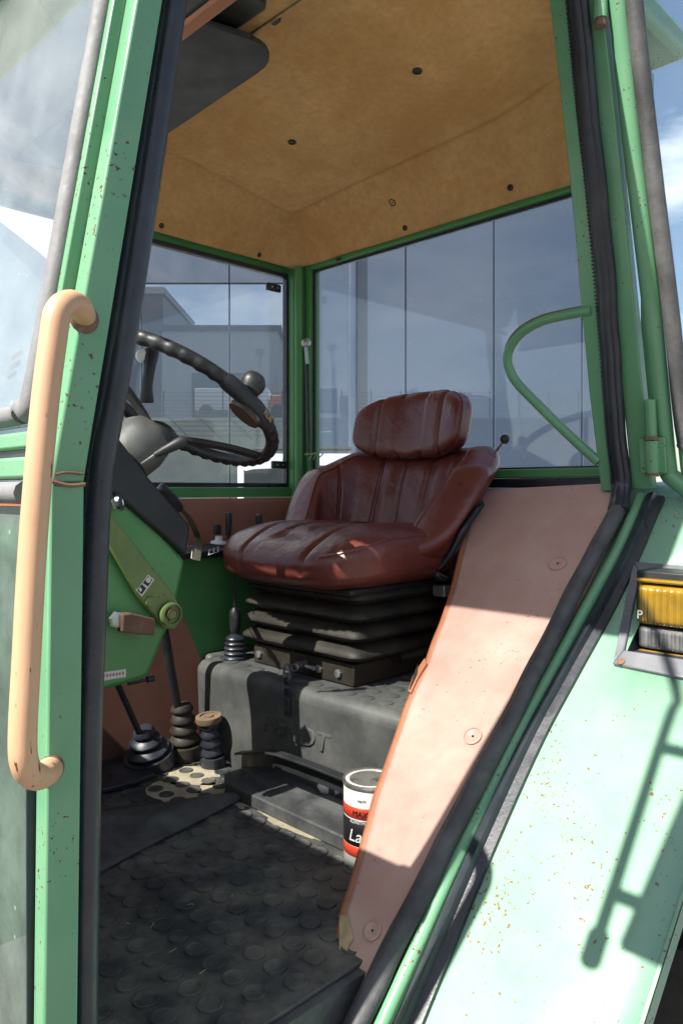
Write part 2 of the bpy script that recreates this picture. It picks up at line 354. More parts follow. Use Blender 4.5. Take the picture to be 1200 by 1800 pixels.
# hall and machines on the other side of the yard (they show in the mirror glass)
make('embankment', MB().add([A(r, d, h) for r in (-40, 40) for d, h in ((-15, -EYE), (-20, 3.6), (-44, 4.2), (-44, -EYE))], [(0, 1, 5, 4), (1, 2, 6, 5), (2, 3, 7, 6), (0, 4, 7, 3), (0, 3, 2, 1), (4, 5, 6, 7)]), M['bank'], smooth=False, kind='structure', label='grassy bank across the yard, mirrored in the showroom glass', cat='bank')
fp_ = A(0, -20.3, 0)
FN = empty('fence', (fp_.x, fp_.y, EYE + 3.6), 'thin wire fence along the top of the bank across the yard', 'fence')
for k in range(17): make('fence_post', MB().tube([A(-12 + k * 1.5, -20.3, 3.5), A(-12 + k * 1.5, -20.3, 5.0)], .04, 6), M['joint'], FN)
fw = MB()
for hh_ in range(7): fw.tube([A(-12, -20.3, 3.75 + .19 * hh_), A(12, -20.3, 3.75 + .19 * hh_)], .012, 4)
make('fence_wire', fw, M['joint'], FN, kind='stuff')
for r0, nm in ((-7.6, 'long white lorry on the bank across the yard'), (-2.6, 'short white lorry on the bank across the yard')):
    L_ = 3.8 if r0 < -5 else 2.4; p = A(r0 + L_ / 2, -22, 0)
    lo_ = empty('lorry', (p.x, p.y, EYE + 3.65), nm, 'lorry')
    make('box_body', rbox(MB(), r0, r0 + L_, -23, -21.2, 4.1, 5.25), M['vanwhite'], lo_, bevel=.04)
    make('cab', rbox(MB(), r0 + L_ + .08, r0 + L_ + 1.0, -23, -21.2, 4.05, 4.9), M['orange'], lo_, bevel=.12)
    for r in (r0 + .6, r0 + L_ + .5): make('wheel', MB().lathe([(.15, 0), (.36, 0), (.36, .2), (.15, .2)], A(r, -21.3, 4.03), FWD, 18), M['tyre'], lo_)
hc = A(-7, -26, 0)
hall = empty('hall', (hc.x, hc.y, EYE + 3.6), 'pale flat roofed hall across the yard, mirrored in the showroom glass', 'building')
make('wall', rbox(MB(), -10.2, -3.6, -34, -25, 3.5, 9.0), M['hall'], hall, smooth=False)
make('roof', rbox(MB(), -10.4, -3.4, -34.2, -24.8, 9.003, 9.3), M['clad'], hall, smooth=False)
make('door', rbox(MB(), -8.5, -5.5, -24.99, -24.9, 3.6, 6.6), M['clad'], hall, smooth=False, bevel=.03)
hc = A(-13, -28, 0)
hall2 = empty('hall', (hc.x, hc.y, EYE + 3.6), 'taller grey hall beyond the pale flat roofed one', 'building')
make('wall', rbox(MB(), -18, -10.6, -36, -27, 3.5, 11.6), M['clad'], hall2, smooth=False)
make('roof', rbox(MB(), -18.2, -10.5, -36.2, -26.8, 11.603, 12.0), M['hall'], hall2, smooth=False)
hc = A(-10, 23, 0)
hall3 = empty('hall', (hc.x, hc.y, 0), 'pale blue grey gabled hall far off, seen through the windscreen', 'building')
make('wall', MB().prism([A(r, 22, h) for r, h in ((-16, -EYE), (-16, 10.6), (-13.5, 10.6), (-9.9, 7.25), (-8.2, 5.5), (-6.4, 3.7), (-6.4, -EYE))], FWD * 12), M['halldim'], hall3, smooth=False)
for k, (r, d, nm) in enumerate(((-4.6, -14, 'orange hay rake parked in the yard left of the camera'), (3.6, -16, 'orange seed drill parked in the yard right of the camera'), (-.6, -15, 'orange mower parked in the yard straight behind the camera'))):
    p = A(r, d, 0); e = empty('farm_implement', (p.x, p.y, 0), nm, 'implement', 'orange implements across the yard')
    make('hopper', rbox(MB(), r - .8, r + .8, d - .5, d + .5, -.9, -.3), M['orange'], e, bevel=.05)
    make('drawbar', MB().tube([A(r, d, -1.0), A(r + .2, d + 1.6, -1.2)], .06), M['orange'], e)
    for sx in (-1, 1):
        make('wheel', MB().lathe([(.2, -.1), (.38, -.1), (.42, 0), (.38, .1), (.2, .1)], A(r + sx * .95, d, -EYE + .42), RGT, 20), M['tyre'], e)

# white van in front of the showroom
VD = 7.6
vp = A(.0, VD + .8, 0)
van = empty('van', (vp.x, vp.y, 0), 'white van parked in front of the grey showroom', 'van')
def vanpt(r, h, d): return A(r, d, h)
side = [(-1.05, -1.25), (-1.05, .30), (-.98, .36), (.12, .36), (.26, .30), (.66, -.12), (1.62, -.24), (1.78, -.6), (1.78, -1.25)]
mb = MB(); mb.prism([vanpt(r, h, VD) for r, h in side], FWD * 1.7); make('body', mb, M['vanwhite'], van, bevel=.05, seg=3)
mb = MB(); mb.prism([vanpt(r, h, VD - .012) for r, h in ((-.35, -.1), (-.35, .24), (.18, .24), (.46, -.1))], FWD * .014); make('window', mb, M['darkglass'], van, bevel=.01)
mb = MB(); mb.prism([vanpt(r, h, VD - .012) for r, h in ((-.98, -.1), (-.98, .20), (-.45, .22), (-.45, -.1))], FWD * .014); make('window', mb, M['darkglass'], van, bevel=.01)
mb = MB(); mb.tube([A(-.9, VD + .1, .41), A(.1, VD + .1, .41)], .02); mb.tube([A(-.9, VD + 1.5, .41), A(.1, VD + 1.5, .41)], .02); make('roof_rail', mb, M['black'], van)
for r in (-.7, 1.25):
    for d in (VD - .02, VD + 1.5):
        make('wheel', MB().lathe([(.12, -.0), (.2, .02), (.3, 0), (.33, .05), (.33, .17), (.3, .21)], A(r, d, -EYE + .33), FWD, 24), M['tyre'], van)

# ================================================================== THE TRACTOR
TR = empty('tractor', (1.2, .66, 0), 'faded green tractor with open cab door, tan grab handle and rusty paint', 'tractor')
FL = -.755                       # cab floor
# ---- front door post
up = [PY(148, 850), PY(90, 850), PY(292, -300), PY(336, -300)]
lowr = [PY(148, 850), PY(89, 850), PY(76, 1820), PY(134, 1820)]
fp = make('front_post', MB().prism(up, (0, .030, 0)), M['green'], TR, bevel=.003)
make('lower_post', MB().prism([lowr[0] + Vector((0, -.0015, -.0006)), lowr[1] + Vector((-.0015, -.0015, -.0006)), lowr[2] + Vector((-.0015, -.0015, -.1)), lowr[3] + Vector((0, -.0015, -.1))], (0, .028, 0)), M['green'], fp, bevel=.003)
wj = MB(); a0, b0 = PY(152, 838, -.003), PY(90, 838, -.003)
wj.tube(smoothpath([PY(149, 851, -.002), PY(120, 853, -.0025), PY(91, 846, -.002)], 4), .0028, 6); wj.tube(smoothpath([PY(146, 833, -.001), PY(118, 830, -.001), PY(95, 834, -.001)], 4), .0018, 6)
make('weld_bead', wj, M['rusty'], fp)
# windscreen rail and its gaskets, along the post
ux = (up[2] - up[1]).normalized()
def along(h, dx, y):                     # a point on the leaning front line at height h
    k = (h - up[1].z) / (up[2].z - up[1].z); p = up[1].lerp(up[2], k); return Vector((p.x + dx, y, h))
rail = MB(); rail.prism([along(.02, -.014, .032), along(.02, .012, .032), along(.02, .012, .046), along(.02, -.014, .046)], along(1.02, 0, 0) - along(.02, 0, 0))
WS = make('windscreen', MB().prism([along(.075, -.004, .054), along(1.0, -.004, .054), along(1.0, -.004, 1.28), along(.075, -.004, 1.28)], (.005, 0, 0)), M['screen'], TR, smooth=False)
make('frame', rail, M['green'], WS, bevel=.002)
gpath = smoothpath([along(1.0, -.014, .058), along(.5, -.014, .058), along(.13, -.014, .058), along(.095, -.014, .082), along(.088, -.013, .15), along(.088, -.013, .7), along(.088, -.013, 1.26)], 8)
make('gasket', MB().tube(gpath, .0128, 10), M['gasket'], WS)
dv = make('divider_rail', MB().box(.352, .40, .034, 1.29, .046, .066), M['green'], TR, bevel=.004)
make('lower_rail', MB().box(.350, .40, .034, 1.29, .012, .037), M['green'], dv, bevel=.004)
make('seal_strip', MB().box(.358, .395, .034, 1.29, .0375, .0455), M['rubber'], dv)
make('lower_gasket', MB().tube([Vector((.352, y, -.004)) for y in (.04, .4, .8, 1.28)], .0135, 10), M['gasket'], dv)
lp = make('lower_front_pane', MB().box(.356, .361, .034, 1.28, -1.0, -.02), M['lowpane'], TR, smooth=False)
make('edge_seal', MB().box(.350, .362, .030, .0335, -1.0, -.02), M['rubber'], lp)
make('far_front_post', MB().prism([Vector((.36, 1.33, 0)), Vector((.42, 1.33, 0)), Vector((.62, 1.33, 1.0)), Vector((.56, 1.33, 1.0))], (0, .05, 0)), M['green'], TR, bevel=.004)
# ---- tan grab handle
hp = [PY(147, 556, .004), PY(140, 540, -.02), PY(122, 532, -.036), PY(102, 548, -.046), PY(93, 600, -.048), PY(80, 700, -.048), PY(66, 850, -.048), PY(55, 1000, -.048), PY(47, 1150, -.048), PY(40, 1290, -.048), PY(44, 1345, -.045), PY(62, 1365, -.034), PY(80, 1360, -.02), PY(88, 1352, .004)]
hd = make('grab_handle', MB().tube(smoothpath(hp, 8), .0140, 18), M['tan'], TR, label='worn tan painted grab handle')
for px, py, r in ((148, 560, .018), (88, 1352, .0165)): make('weld_foot', MB().lathe([(r, 0), (r * .9, .004), (r * .66, .007)], PY(px, py, .001), (0, -1, 0), 16), M['rusty'], hd)
# ---- door seals
fs = smoothpath([PY(149, 1900, .016), PY(152, 1600, .016), PY(157, 1300, .016), PY(166, 1050, .016), PY(176, 850, .016), PY(204, 680, .016), PY(234, 500, .016), PY(309, 0, .016), PY(352, -300, .016)], 6)
seal_f = MB()
seal_f.tube(fs, .0148, 14); seal_f.tube([p + Vector((-.009, .010, 0)) for p in fs], .011, 10)
ds = make('door_seal', seal_f, M['rubber'], TR)
rs = [PB(985, -300), PB(1016, 0), PB(1030, 150), PB(1046, 300), PB(1060, 450), PB(1072, 600), PB(1084, 760), PB(1093, 850)]
dgl = [(1086, 895), (1052, 960), (1000, 1060), (940, 1180), (880, 1300), (820, 1415), (762, 1530), (716, 1620), (672, 1705), (628, 1800), (590, 1890)]
dpath = [PF(x, y, .040) for x, y in dgl]
jit = lambda p, a: p + Vector((mnoise.noise(p * 9), mnoise.noise(p * 9 + Vector((5, 0, 0))), mnoise.noise(p * 9 + Vector((0, 7, 0))))) * a
rsp = [jit(p, .004) for p in smoothpath(rs + dpath[:1], 8)]
rb = MB(); rb.tube(rsp, .0185, 16); rb.tube([p + Vector((0, .016, .0)) for p in rsp], .010, 10)
rb.tube([p + Vector((-.004, -.014, 0)) for p in rsp], .011, 10)
make('rear_seal', rb, M['rubber'], ds)
dl = [jit(p, .003) for p in smoothpath(dpath, 8)]
rb = MB(); rb.tube(dl, [.0175 + .001 * math.sin(i * .4) for i in range(len(dl))], 16); rb.tube([p + Vector((.004, .013, .004)) for p in dl], .009, 10)
make('sill_seal', rb, M['rubber_dusty'], ds)
stitch = MB()
for i, p in enumerate(smoothpath(rs, 22)):
    stitch.box(-.0016, .0016, -.0022, .0022, -.0016, .0016, Matrix.Translation(p + Vector((-.011, .0215, 0))))
o = make('clip_tooth', stitch, M['rubber'], ds, smooth=False, kind='stuff')
# ---- rear door post
bl = [(948, -200), (965, 0), (985, 170), (1001, 320), (1009, 400), (1020, 532), (1036, 700), (1056, 863)]
br = [(1076, 863), (1065, 700), (1050, 532), (1040, 400), (1030, 300), (1012, 150), (996, 0), (976, -200)]
bp = make('rear_post', MB().prism([PB(x, y, -.004) for x, y in bl + br], (.035, 0, 0)), M['green'], TR, bevel=.003)
ol = [(1008, -200), (1026, 0), (1041, 150), (1054, 300), (1082, 567), (1098, 740), (1110, 860)]
orr = [(1146, 860), (1134, 740), (1117, 567), (1090, 300), (1074, 150), (1057, 0), (1040, -200)]
make('outer_strip', MB().prism([PB(x, y, .012) for x, y in ol + orr], (.03, 0, 0)), M['green'], bp, bevel=.003)
# green grab bar of the rear post
gb = [PB(1040, 545, .0), PB(1000, 552, .0), PB(955, 563, .0), PB(918, 583, .0), PB(896, 612, .0), PB(893, 640, .0), PB(908, 672, .0), PB(950, 716, .0), PB(1000, 765, .0), PB(1052, 812, .0)]
gbm = make('inner_grab_bar', MB().tube(smoothpath(gb, 8), .0125, 16), M['green'], bp)
make('worn_stripe', MB().tube([p + Vector((-.003, .0055, .0085)) for p in smoothpath(gb[:6], 8)], .0052, 6), M['rusty'], gbm)
# ---- opened door, hinged on the rear post
DR = empty('cab_door', (1.8, -.1, 1.65), None, None); DR.parent = TR; DR.location = Vector((1.8, -.1, 1.65)) - WLOC['tractor']
tb = [PB(1065, -200, .03), PB(1086, 0, .03), PB(1101, 150, .03), PB(1117, 300, .03), PB(1148, 567, .03), PB(1171, 800, .03), PB(1176, 835, .03)]
odir = Vector((.10, -1, 0)).normalized()
dia = [tb[-1] + odir * (.77 * t) + Vector((0, 0, -.66 * t)) for t in (.02, .3, .6, .9)]
bott = [dia[-1] + odir * .42]; topf = tb[0] + odir * 1.02
outl = smoothpath(tb, 6) + dia + bott
make('frame', MB().tube(outl, .0205, 16).tube([bott[0], bott[0] + Vector((0, 0, .8)) + odir * .04, topf], .02, 12), M['green'], DR)
make('frame_lip', MB().tube([p + odir * .034 + Vector((.006, 0, .003)) for p in outl], .010, 8), M['green'], DR)
rub = [PB(1097, -200, .03), PB(1119, 50, .03), PB(1148, 300, .03), PB(1181, 567, .03), PB(1203, 770, .03)]
rub += [rub[-1] + odir * .03 + Vector((0, 0, -.035)), rub[-1] + odir * .3 + Vector((0, 0, -.26)), rub[-1] + odir * .7 + Vector((0, 0, -.6))]
make('gasket', MB().tube(smoothpath(rub, 6), .0180, 12), M['rubber_dusty'], DR)
gp = [rub[0] + odir * .012, rub[4] + odir * .012, rub[-1] + odir * .01, rub[-1] + odir * .5, rub[0] + odir * .95]
make('pane', MB().prism(gp, (.005, 0, 0)), M['doorglass'], DR, smooth=False)
hg = MB(); h0, h1 = PB(1142, 702, -.005), PB(1148, 832, -.005)
hm = h0.lerp(h1, .52)
make('hinge', MB().tube([h0, hm], .0125, 12).tube([hm + Vector((0, 0, -.003)), h1], .0165, 12).prism([hm + Vector((-.002, .03, .0)), hm + Vector((-.002, -.03, .0)), h1 + Vector((-.002, -.03, 0)), h1 + Vector((-.002, .03, 0))], (.012, 0, 0)), M['green'], DR, bevel=.002)
for p in (hm, h1): make('hinge_rust', MB().tube([p + Vector((0, 0, .003)), p + Vector((0, 0, -.005))], .0172, 12), M['rusty'], DR)
tx = PB(1055, 12, 0)
make('top_hinge', MB().tube([tx + Vector((0, 0, .10)), tx + Vector((0, 0, -.025))], .014, 12), M['green'], DR)
make('top_hinge_rust', MB().tube([tx + Vector((0, 0, -.0252)), tx + Vector((0, 0, -.04))], .012, 10), M['rusty'], DR)
wmir = PP(1197, 200, (1.95, 0, 0), (1, 0, 0))
# ---- door aperture rail and outer seal down the fender
rl = [(1126, 872), (1086, 965), (1035, 1060), (970, 1180), (906, 1300), (808, 1500), (722, 1690), (668, 1810), (630, 1900)]
make('sill_rail', MB().tube(smoothpath([PF(x, y, .014) for x, y in rl], 6), .0125, 12), M['green'], TR)
s2 = [(1152, 872), (1113, 965), (1066, 1062), (1000, 1180), (934, 1302), (844, 1500), (764, 1690), (714, 1810), (675, 1900)]
p2 = smoothpath([PF(x, y, .010) for x, y in s2], 6)
osl = MB(); osl.sweep(p2, [(-.018, -.01), (-.018, .008), (.0, .016), (.004, .004), (.020, .001), (.020, -.01)], (0, -1, 0), NF)
make('outer_seal', osl, M['rubber'], TR)
# ---- fender
def fprof(x): return SL * (x - 1.815)
fpts = [(x, fprof(x)) for x in (.62, .75, .9, 1.05, 1.2, 1.32, 1.425, 1.475, 1.53, 1.60, 1.68, 1.75)]
fpts += [(1.80, -.022), (1.85, .004), (1.92, .016), (2.05, .022), (2.3, .02), (2.6, -.03)]
ys = [-.395, -.34, -.30, -.25, -.20, -.165, -.10, -.05, .0]
fm = MB(); nv = len(ys); fm.v = [Vector((x, y, h)) for x, h in fpts for y in ys]
for i in range(len(fpts) - 1):
    for j in range(nv - 1):
        if 6 <= i <= 8 and 0 <= j <= 4 and ys[j] >= -.345: continue
        fm.f.append((i * nv + j, (i + 1) * nv + j, (i + 1) * nv + j + 1, i * nv + j + 1))
fd = make('fender', fm, M['fender'], TR, smooth=True, angle=25)
sm = fd.modifiers.new('solid', 'SOLIDIFY'); sm.thickness = .004; sm.offset = -1
lipm = MB(); lipm.sweep([Vector((x, -.395, h)) for x, h in fpts], [(0, .001), (0, -.03), (.005, -.03), (.005, .001)], (0, 1, 0), NF); make('fender_lip', lipm, M['fender'], fd)
# front light in its recess
bz = [PF(1112, 986, .012), PF(1076, 1166, .012)]
bT = bz[0]; bB = bz[1]
BL = make('front_light', MB().prism([Vector((1.512, -.152, -.165)), Vector((1.512, -.152, -.335)), Vector((1.535, -.152, -.335)), Vector((1.60, -.152, -.165))], (0, -.185, 0)), M['black'], TR, bevel=.003)
out4 = [bT, bB, Vector((bB.x - .006, -.36, bB.z - .005)), Vector((bT.x - .004, -.37, bT.z - .004))]
i1, i2 = PF(1124, 1008, .012), PF(1096, 1142, .012)
inn4 = [i1, i2, Vector((i2.x, -.335, i2.z)), Vector((i1.x, -.335, i1.z))]
bzm = MB()
for k in range(4):
    k2 = (k + 1) % 4
    bzm.prism([out4[k], out4[k2], inn4[k2], inn4[k]], -NF * .012)
mat_b = M['grey_plate']
bezel = make('bezel', bzm, mat_b, BL, bevel=.003)
rec = MB()
dp = Vector((.13, 0, -.002))
for k in range(4):
    k2 = (k + 1) % 4
    a, b = inn4[k] - NF * .012, inn4[k2] - NF * .012
    rec.prism([a, b, Vector((1.585, b.y, min(b.z, -.06))), Vector((1.585, a.y, min(a.z, -.06)))], Vector((0, 0, .0)) + (NF * -.002))
make('recess', rec, M['navy'], BL, smooth=False)
def lens(h0, h1, x, bul, m_, nm, ribs):
    def fn(u, v):
        y = -.160 - .17 * u; h = h0 + (h1 - h0) * v
        e = (1 - abs(2 * u - 1) ** 6) ** .5 * (1 - abs(2 * v - 1) ** 8) ** .5
        return Vector((x - bul * e - (.0018 * math.sin(u * ribs) if .03 < u < .97 else 0) * e, y, h))
    mb = MB(); mb.grid(90, 14, fn)
    def back(u, v):
        return Vector((x + .012, -.160 - .17 * u, h0 + (h1 - h0) * v))
    mb.grid(2, 2, back)
    return make(nm, mb, m_, BL, angle=60)
lens(-.272, -.188, 1.508, .024, M['amber'], 'amber_lens', 160)
lens(-.318, -.274, 1.508, .022, M['clear'], 'clear_lens', 210)
for a, b in ((-.186, -.178), (-.327, -.320)): make('lens_rim', MB().box(1.490, 1.512, -.333, -.157, a, b), M['amber'], BL, bevel=.004)
sc1 = PF(1091, 1163, .013)
make('screw', MB().lathe([(.008, 0), (.0075, .0015), (.005, .003), (.0005, .003)], sc1, NF, 16), M['rusty'], BL)
lm = text_mb('P', .024, .0008, (0, -1, 0), (0, 0, 1), (1.4835, -.172, -.250)); make('lens_mark', lm, M['label_w'], BL)
# ---- rear wheel under the fender
WH = MB(); WH.lathe([(.36, -.19), (.52, -.2), (.66, -.2), (.71, -.16), (.715, 0), (.71, .16), (.66, .2), (.52, .2), (.36, .19)], (2.02, -.2, -EYE + .76), (0, 1, 0), 64)
RW = make('rear_wheel', WH, M['tyre'], TR)
for k in range(22):
    for s_ in (-1, 1):
        a = 2 * math.pi * (k + (.5 if s_ > 0 else 0)) / 22
        Mx = Matrix.Translation((2.02, -.2, -EYE + .76)) @ Matrix.Rotation(a, 4, 'Y') @ Matrix.Rotation(s_ * .7, 4, 'Z')
        make('lug', MB().box(-.02, .02, -.02 if s_ > 0 else -.24, .24 if s_ > 0 else .02, .70, .748, Matrix.Translation((2.02, -.2, -EYE + .76)) @ Matrix.Rotation(a, 4, 'Y') @ Matrix.Rotation(s_ * .0, 4, 'Z')), M['tyre'], RW, smooth=False)
make('rim', MB().lathe([(.355, -.12), (.36, -.17), (.30, -.10), (.1, -.07), (.02, -.07)], (2.02, -.2, -EYE + .76), (0, 1, 0), 40), M['tan'], RW)

# ---- inner wheel arch: brown trim panel on the slope
tl = [(849, 858), (838, 868), (824, 915), (812, 965), (797, 1030), (780, 1085), (764, 1125), (752, 1160), (741, 1185), (720, 1230), (696, 1300), (675, 1360), (660, 1402), (652, 1435), (634, 1500), (620, 1550), (604, 1600), (596, 1650), (597, 1690)]
trr = [(640, 1726), (690, 1690), (745, 1580), (880, 1320), (1010, 1060), (1086, 905), (1092, 850), (1056, 847)]
tp = [PF(x, y, .034) for x, y in tl + trr]
TP = make('arch_trim', MB().prism(tp, -NF * .030), M['trim'], TR, bevel=.011, seg=4)
sw = MB()
for i in range(1, len(tl) - 1):
    a, b = tp[i] - NF * .028 + Vector((.004, -.006, 0)), tp[i + 1] - NF * .028 + Vector((.004, -.006, 0))
    sw.prism([a, b, Vector((b.x + .01, b.y, -.95)), Vector((a.x + .01, a.y, -.95))], (0, -.008, 0))
make('arch_side', sw, M['trim'], TP, smooth=False)
make('rolled_edge', MB().tube([p - NF * .014 + Vector((.001, .003, 0)) for p in smoothpath(tp[1:18], 4)], .0125, 10), M['trim_edge'], TP)
def button(px, py, r, nm, parent):
    mb = MB(); mb.lathe([(r, 0), (r, .003), (r * .85, .0045), (r * .8, .0028), (r * .45, .002), (r * .16, -.002), (.0004, -.002)], PF(px, py, .0345), NF, 28)
    o = make(nm, mb, M['trim'], parent)
    make('button_hole', MB().lathe([(r * .13, 0), (r * .1, .001), (.0003, .001)], PF(px, py, .0345) + NF * .0012, NF, 10), M['label_b'], parent)
button(980, 991, .021, 'trim_button', TP); button(831, 1295, .019, 'trim_button', TP); button(655, 1637, .017, 'trim_button', TP)
tear = MB(); tear.prism([PF(x, y, .0355) for x, y in ((598, 1612), (612, 1608), (617, 1630), (622, 1650), (612, 1668), (612, 1690), (604, 1702), (597, 1690), (596, 1650))], NF * .003)
make('torn_foam', tear, M['foam'], TP, bevel=.002)
t2 = MB(); t2.prism([PF(x, y, .028) for x, y in ((748, 1160), (738, 1175), (727, 1192), (719, 1218), (724, 1222), (734, 1200), (742, 1186), (752, 1170))], NF * .007); make('torn_edge', t2, M['trim_edge'], TP, bevel=.001)
t3 = MB(); t3.prism([PF(x, y, .030) for x, y in ((737, 1172), (729, 1192), (722, 1216), (727, 1206), (735, 1188))], NF * .009); make('tear_slit', t3, M['label_b'], TP)
# fender structure inside below/behind the trim
ia = MB(); ia.prism([Vector((x, .0, h - .012)) for x, h in fpts[1:15]] + [Vector((1.9, 0, -.3)), Vector((1.2, 0, -.95)), Vector((.7, 0, -1.02))], (0, .11, 0)); make('arch_shell', ia, M['rubber_dusty'], TR)

# ---- rear wall, window and corner post
RX = 1.90
rw = make('rear_window', MB().box(RX + .004, RX + .009, .0, 1.235, .055, .815), M['glass'], TR, smooth=False)
fr = MB(); fr.box(RX - .02, RX + .03, 1.226, 1.252, .03, .835).box(RX - .02, RX + .03, -.02, 1.2255, .806, .835).box(RX - .02, RX + .03, -.03, 1.2255, .032, .057).box(RX - .018, RX + .03, -.03, .0, .0575, .8055)
make('frame', fr, M['green_clean'], rw, bevel=.003)
make('gasket', MB().box(RX - .005, RX + .003, 1.214, 1.225, .058, .805).box(RX - .005, RX + .003, .001, 1.2135, .796, .805).box(RX - .005, RX + .003, .001, 1.2135, .058, .063), M['rubber'], rw)
make('sill_gasket', MB().box(RX - .026, RX + .02, -.02, 1.25, .004, .031), M['rubber'], rw, bevel=.006)
make('sill_board', MB().box(RX - .035, RX + .03, -.02, 1.25, -.04, .003), M['green_clean'], rw, bevel=.004)
cp = make('corner_post', MB().box(RX - .03, RX + .03, 1.262, 1.345, -.75, .84).box(RX - .045, RX - .031, 1.285, 1.335, -.05, .83), M['green_clean'], TR, bevel=.006)
make('post_tube', MB().tube([Vector((RX - .045, 1.262, -.05)), Vector((RX - .045, 1.262, .82))], .014, 12), M['green_clean'], cp)
bw = MB(); bw.box(RX, RX + .02, .0, .46, -.95, -.041).box(RX, RX + .02, 1.0, 1.26, -.95, -.041).box(RX, RX + .02, .4605, .9995, -.95, -.30).box(RX, RX + .02, .4605, .9995, -.085, -.041)
lw = make('rear_panel', bw, M['green_clean'], TR, smooth=False)
make('lower_pane', MB().box(RX + .008, RX + .012, .4605, .9995, -.2995, -.0855), M['glass'], lw, smooth=False)
strut = [PX(537, 603, RX - .06), PX(540, 640, RX - .06), PX(543, 780, RX - .06)]
gs = make('gas_strut', MB().tube([strut[1], strut[2]], .0085, 10).tube([strut[2], strut[2] + Vector((0, 0, -.05))], .005, 8), M['black'], TR)
make('strut_end', MB().lathe([(.012, -.012), (.016, -.004), (.016, .012), (.008, .018)], strut[0], (-.3, -1, .2), 14).tube([strut[0], strut[1]], .006, 8), M['steel'], gs)
# tape strips by the strut
tape = MB()
for k, (x0, y0, x1, y1) in enumerate(((535, 797, 560, 795), (541, 806, 549, 798), (550, 806, 556, 797), (557, 806, 568, 796))):
    tape.prism([PX(x0, y0, RX - .07), PX(x1, y1, RX - .07), PX(x1, y1 + 3, RX - .07), PX(x0, y0 + 3, RX - .07)], (.001, 0, 0))
make('tape_scrap', tape, M['olive'], cp, smooth=False)
# inside hand wheel lever behind the seat
kb = PX(887, 772, 1.86); lk = make('latch_rod', MB().tube([kb, kb + Vector((.01, .05, -.05)), kb + Vector((.02, .1, -.2))], .004, 8), M['steel'], TR)
make('ball_knob', MB().lathe([(.0005, -.014), (.008, -.012), (.0135, -.004), (.0135, .004), (.008, .012), (.0005, .014)], kb, (0, 0, 1), 18), M['black'], lk)

# ---- far side: right door window, sill, trim
RY = 1.33
RD = empty('far_door', (1.2, RY, 1.65), None, None); RD.parent = TR; RD.location = Vector((1.2, RY, 1.65)) - WLOC['tractor']
make('pane', MB().box(.48, 1.845, RY + .004, RY + .009, .022, .80), M['glass'], RD, smooth=False)
sl2 = MB(); sl2.box(.48, 1.862, RY - .012, RY + .012, .787, .803).box(1.846, 1.866, RY - .014, RY + .012, .0075, .7865).box(.48, 1.8455, RY - .012, RY + .012, .0075, .0225)
make('seal', sl2, M['rubber'], RD, bevel=.003)
make('sill', MB().box(.42, 1.87, RY - .03, RY + .03, -.028, .007), M['green_clean'], RD, bevel=.004)
make('header', MB().box(.5, 1.87, RY, RY + .04, .804, .92), M['green_clean'], RD)
make('post', MB().prism([Vector((.40, RY, .008)), Vector((.47, RY, .008)), Vector((.62, RY, .80)), Vector((.56, RY, .80))], (0, .03, 0)), M['green_clean'], RD)
for (px, py) in ((483, 505), (492, 817)):
    p = PY(px, py, RY - .010)
    make('glass_hinge', MB().box(p.x - .035, p.x + .03, RY - .012, RY + .002, p.z - .014, p.z + .014), M['black'], RD, bevel=.004)
    make('hinge_screw', MB().lathe([(.004, 0), (.003, .003), (.0003, .003)], (p.x - .015, RY - .013, p.z), (0, -1, 0), 10).lathe([(.004, 0), (.003, .003), (.0003, .003)], (p.x + .012, RY - .013, p.z), (0, -1, 0), 10), M['steel'], RD)
hh = [PY(266, 618, RY - .03), PY(262, 650, RY - .045), PY(258, 680, RY - .045), PY(258, 708, RY - .04)]
make('handle', MB().tube(smoothpath(hh, 5), [.024, .024, .023, .021, .019, .018, .018, .018, .018, .018, .018, .019, .02, .021, .022, .021], 14), M['black'], RD)
make('handle_screw', MB().lathe([(.02, 0), (.022, .012), (.012, .02), (.0005, .02)], PY(248, 626, RY - .02), (0, -1, 0), 16), M['white'], RD)
dt = MB(); dt.box(.42, 1.86, 1.245, 1.29, -.80, -.10)
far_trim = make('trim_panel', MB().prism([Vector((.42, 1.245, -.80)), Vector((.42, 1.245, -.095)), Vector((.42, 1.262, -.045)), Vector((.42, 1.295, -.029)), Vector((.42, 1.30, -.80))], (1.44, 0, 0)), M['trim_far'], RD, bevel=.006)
st = MB()
for (x0, y0, x1, y1) in ((13, 668, 28, 660), (17, 652, 36, 640), (20, 634, 40, 622)):
    pl = lambda px, py: PY(px, py, 1.333)
    st.prism([pl(x0, y0), pl(x1, y1), pl(x1, y1 - 9), pl(x0, y0 - 9)], (0, -.0012, 0))
make('sticker', st, M['label_w'], RD, smooth=False)
# far wheel arch with the lever console
con = MB(); con.prism([Vector((1.19, 1.05, -.20)), Vector((1.86, 1.05, -.20)), Vector((1.86, 1.05, -.95)), Vector((1.30, 1.05, -.95)), Vector((1.19, 1.05, -.30))], (0, .19, 0))
CN = make('lever_console', con, M['green_clean'], TR, bevel=.006)
make('console_top', MB().box(1.14, 1.86, 1.00, 1.24, -.199, -.178), M['black'], CN, bevel=.004)
sg = MB()
for (x0, y0, x1, y1) in ((336, 982, 352, 976), (336, 982, 338, 966), (343, 979, 344, 965), (349, 977, 350, 962), (366, 976, 384, 970), (367, 975, 368, 966), (375, 972, 376, 963), (383, 970, 384, 961), (366, 968, 384, 962), (341, 966, 347, 958), (347, 958, 352, 964)):
    a, b = PH(x0, y0, -.1765), PH(x1, y1, -.1765); d = (b - a); s_ = Vector((-d.y, d.x, 0)).normalized() * .0012
    sg.prism([a + s_, b + s_, b - s_, a - s_], (0, 0, .0008))
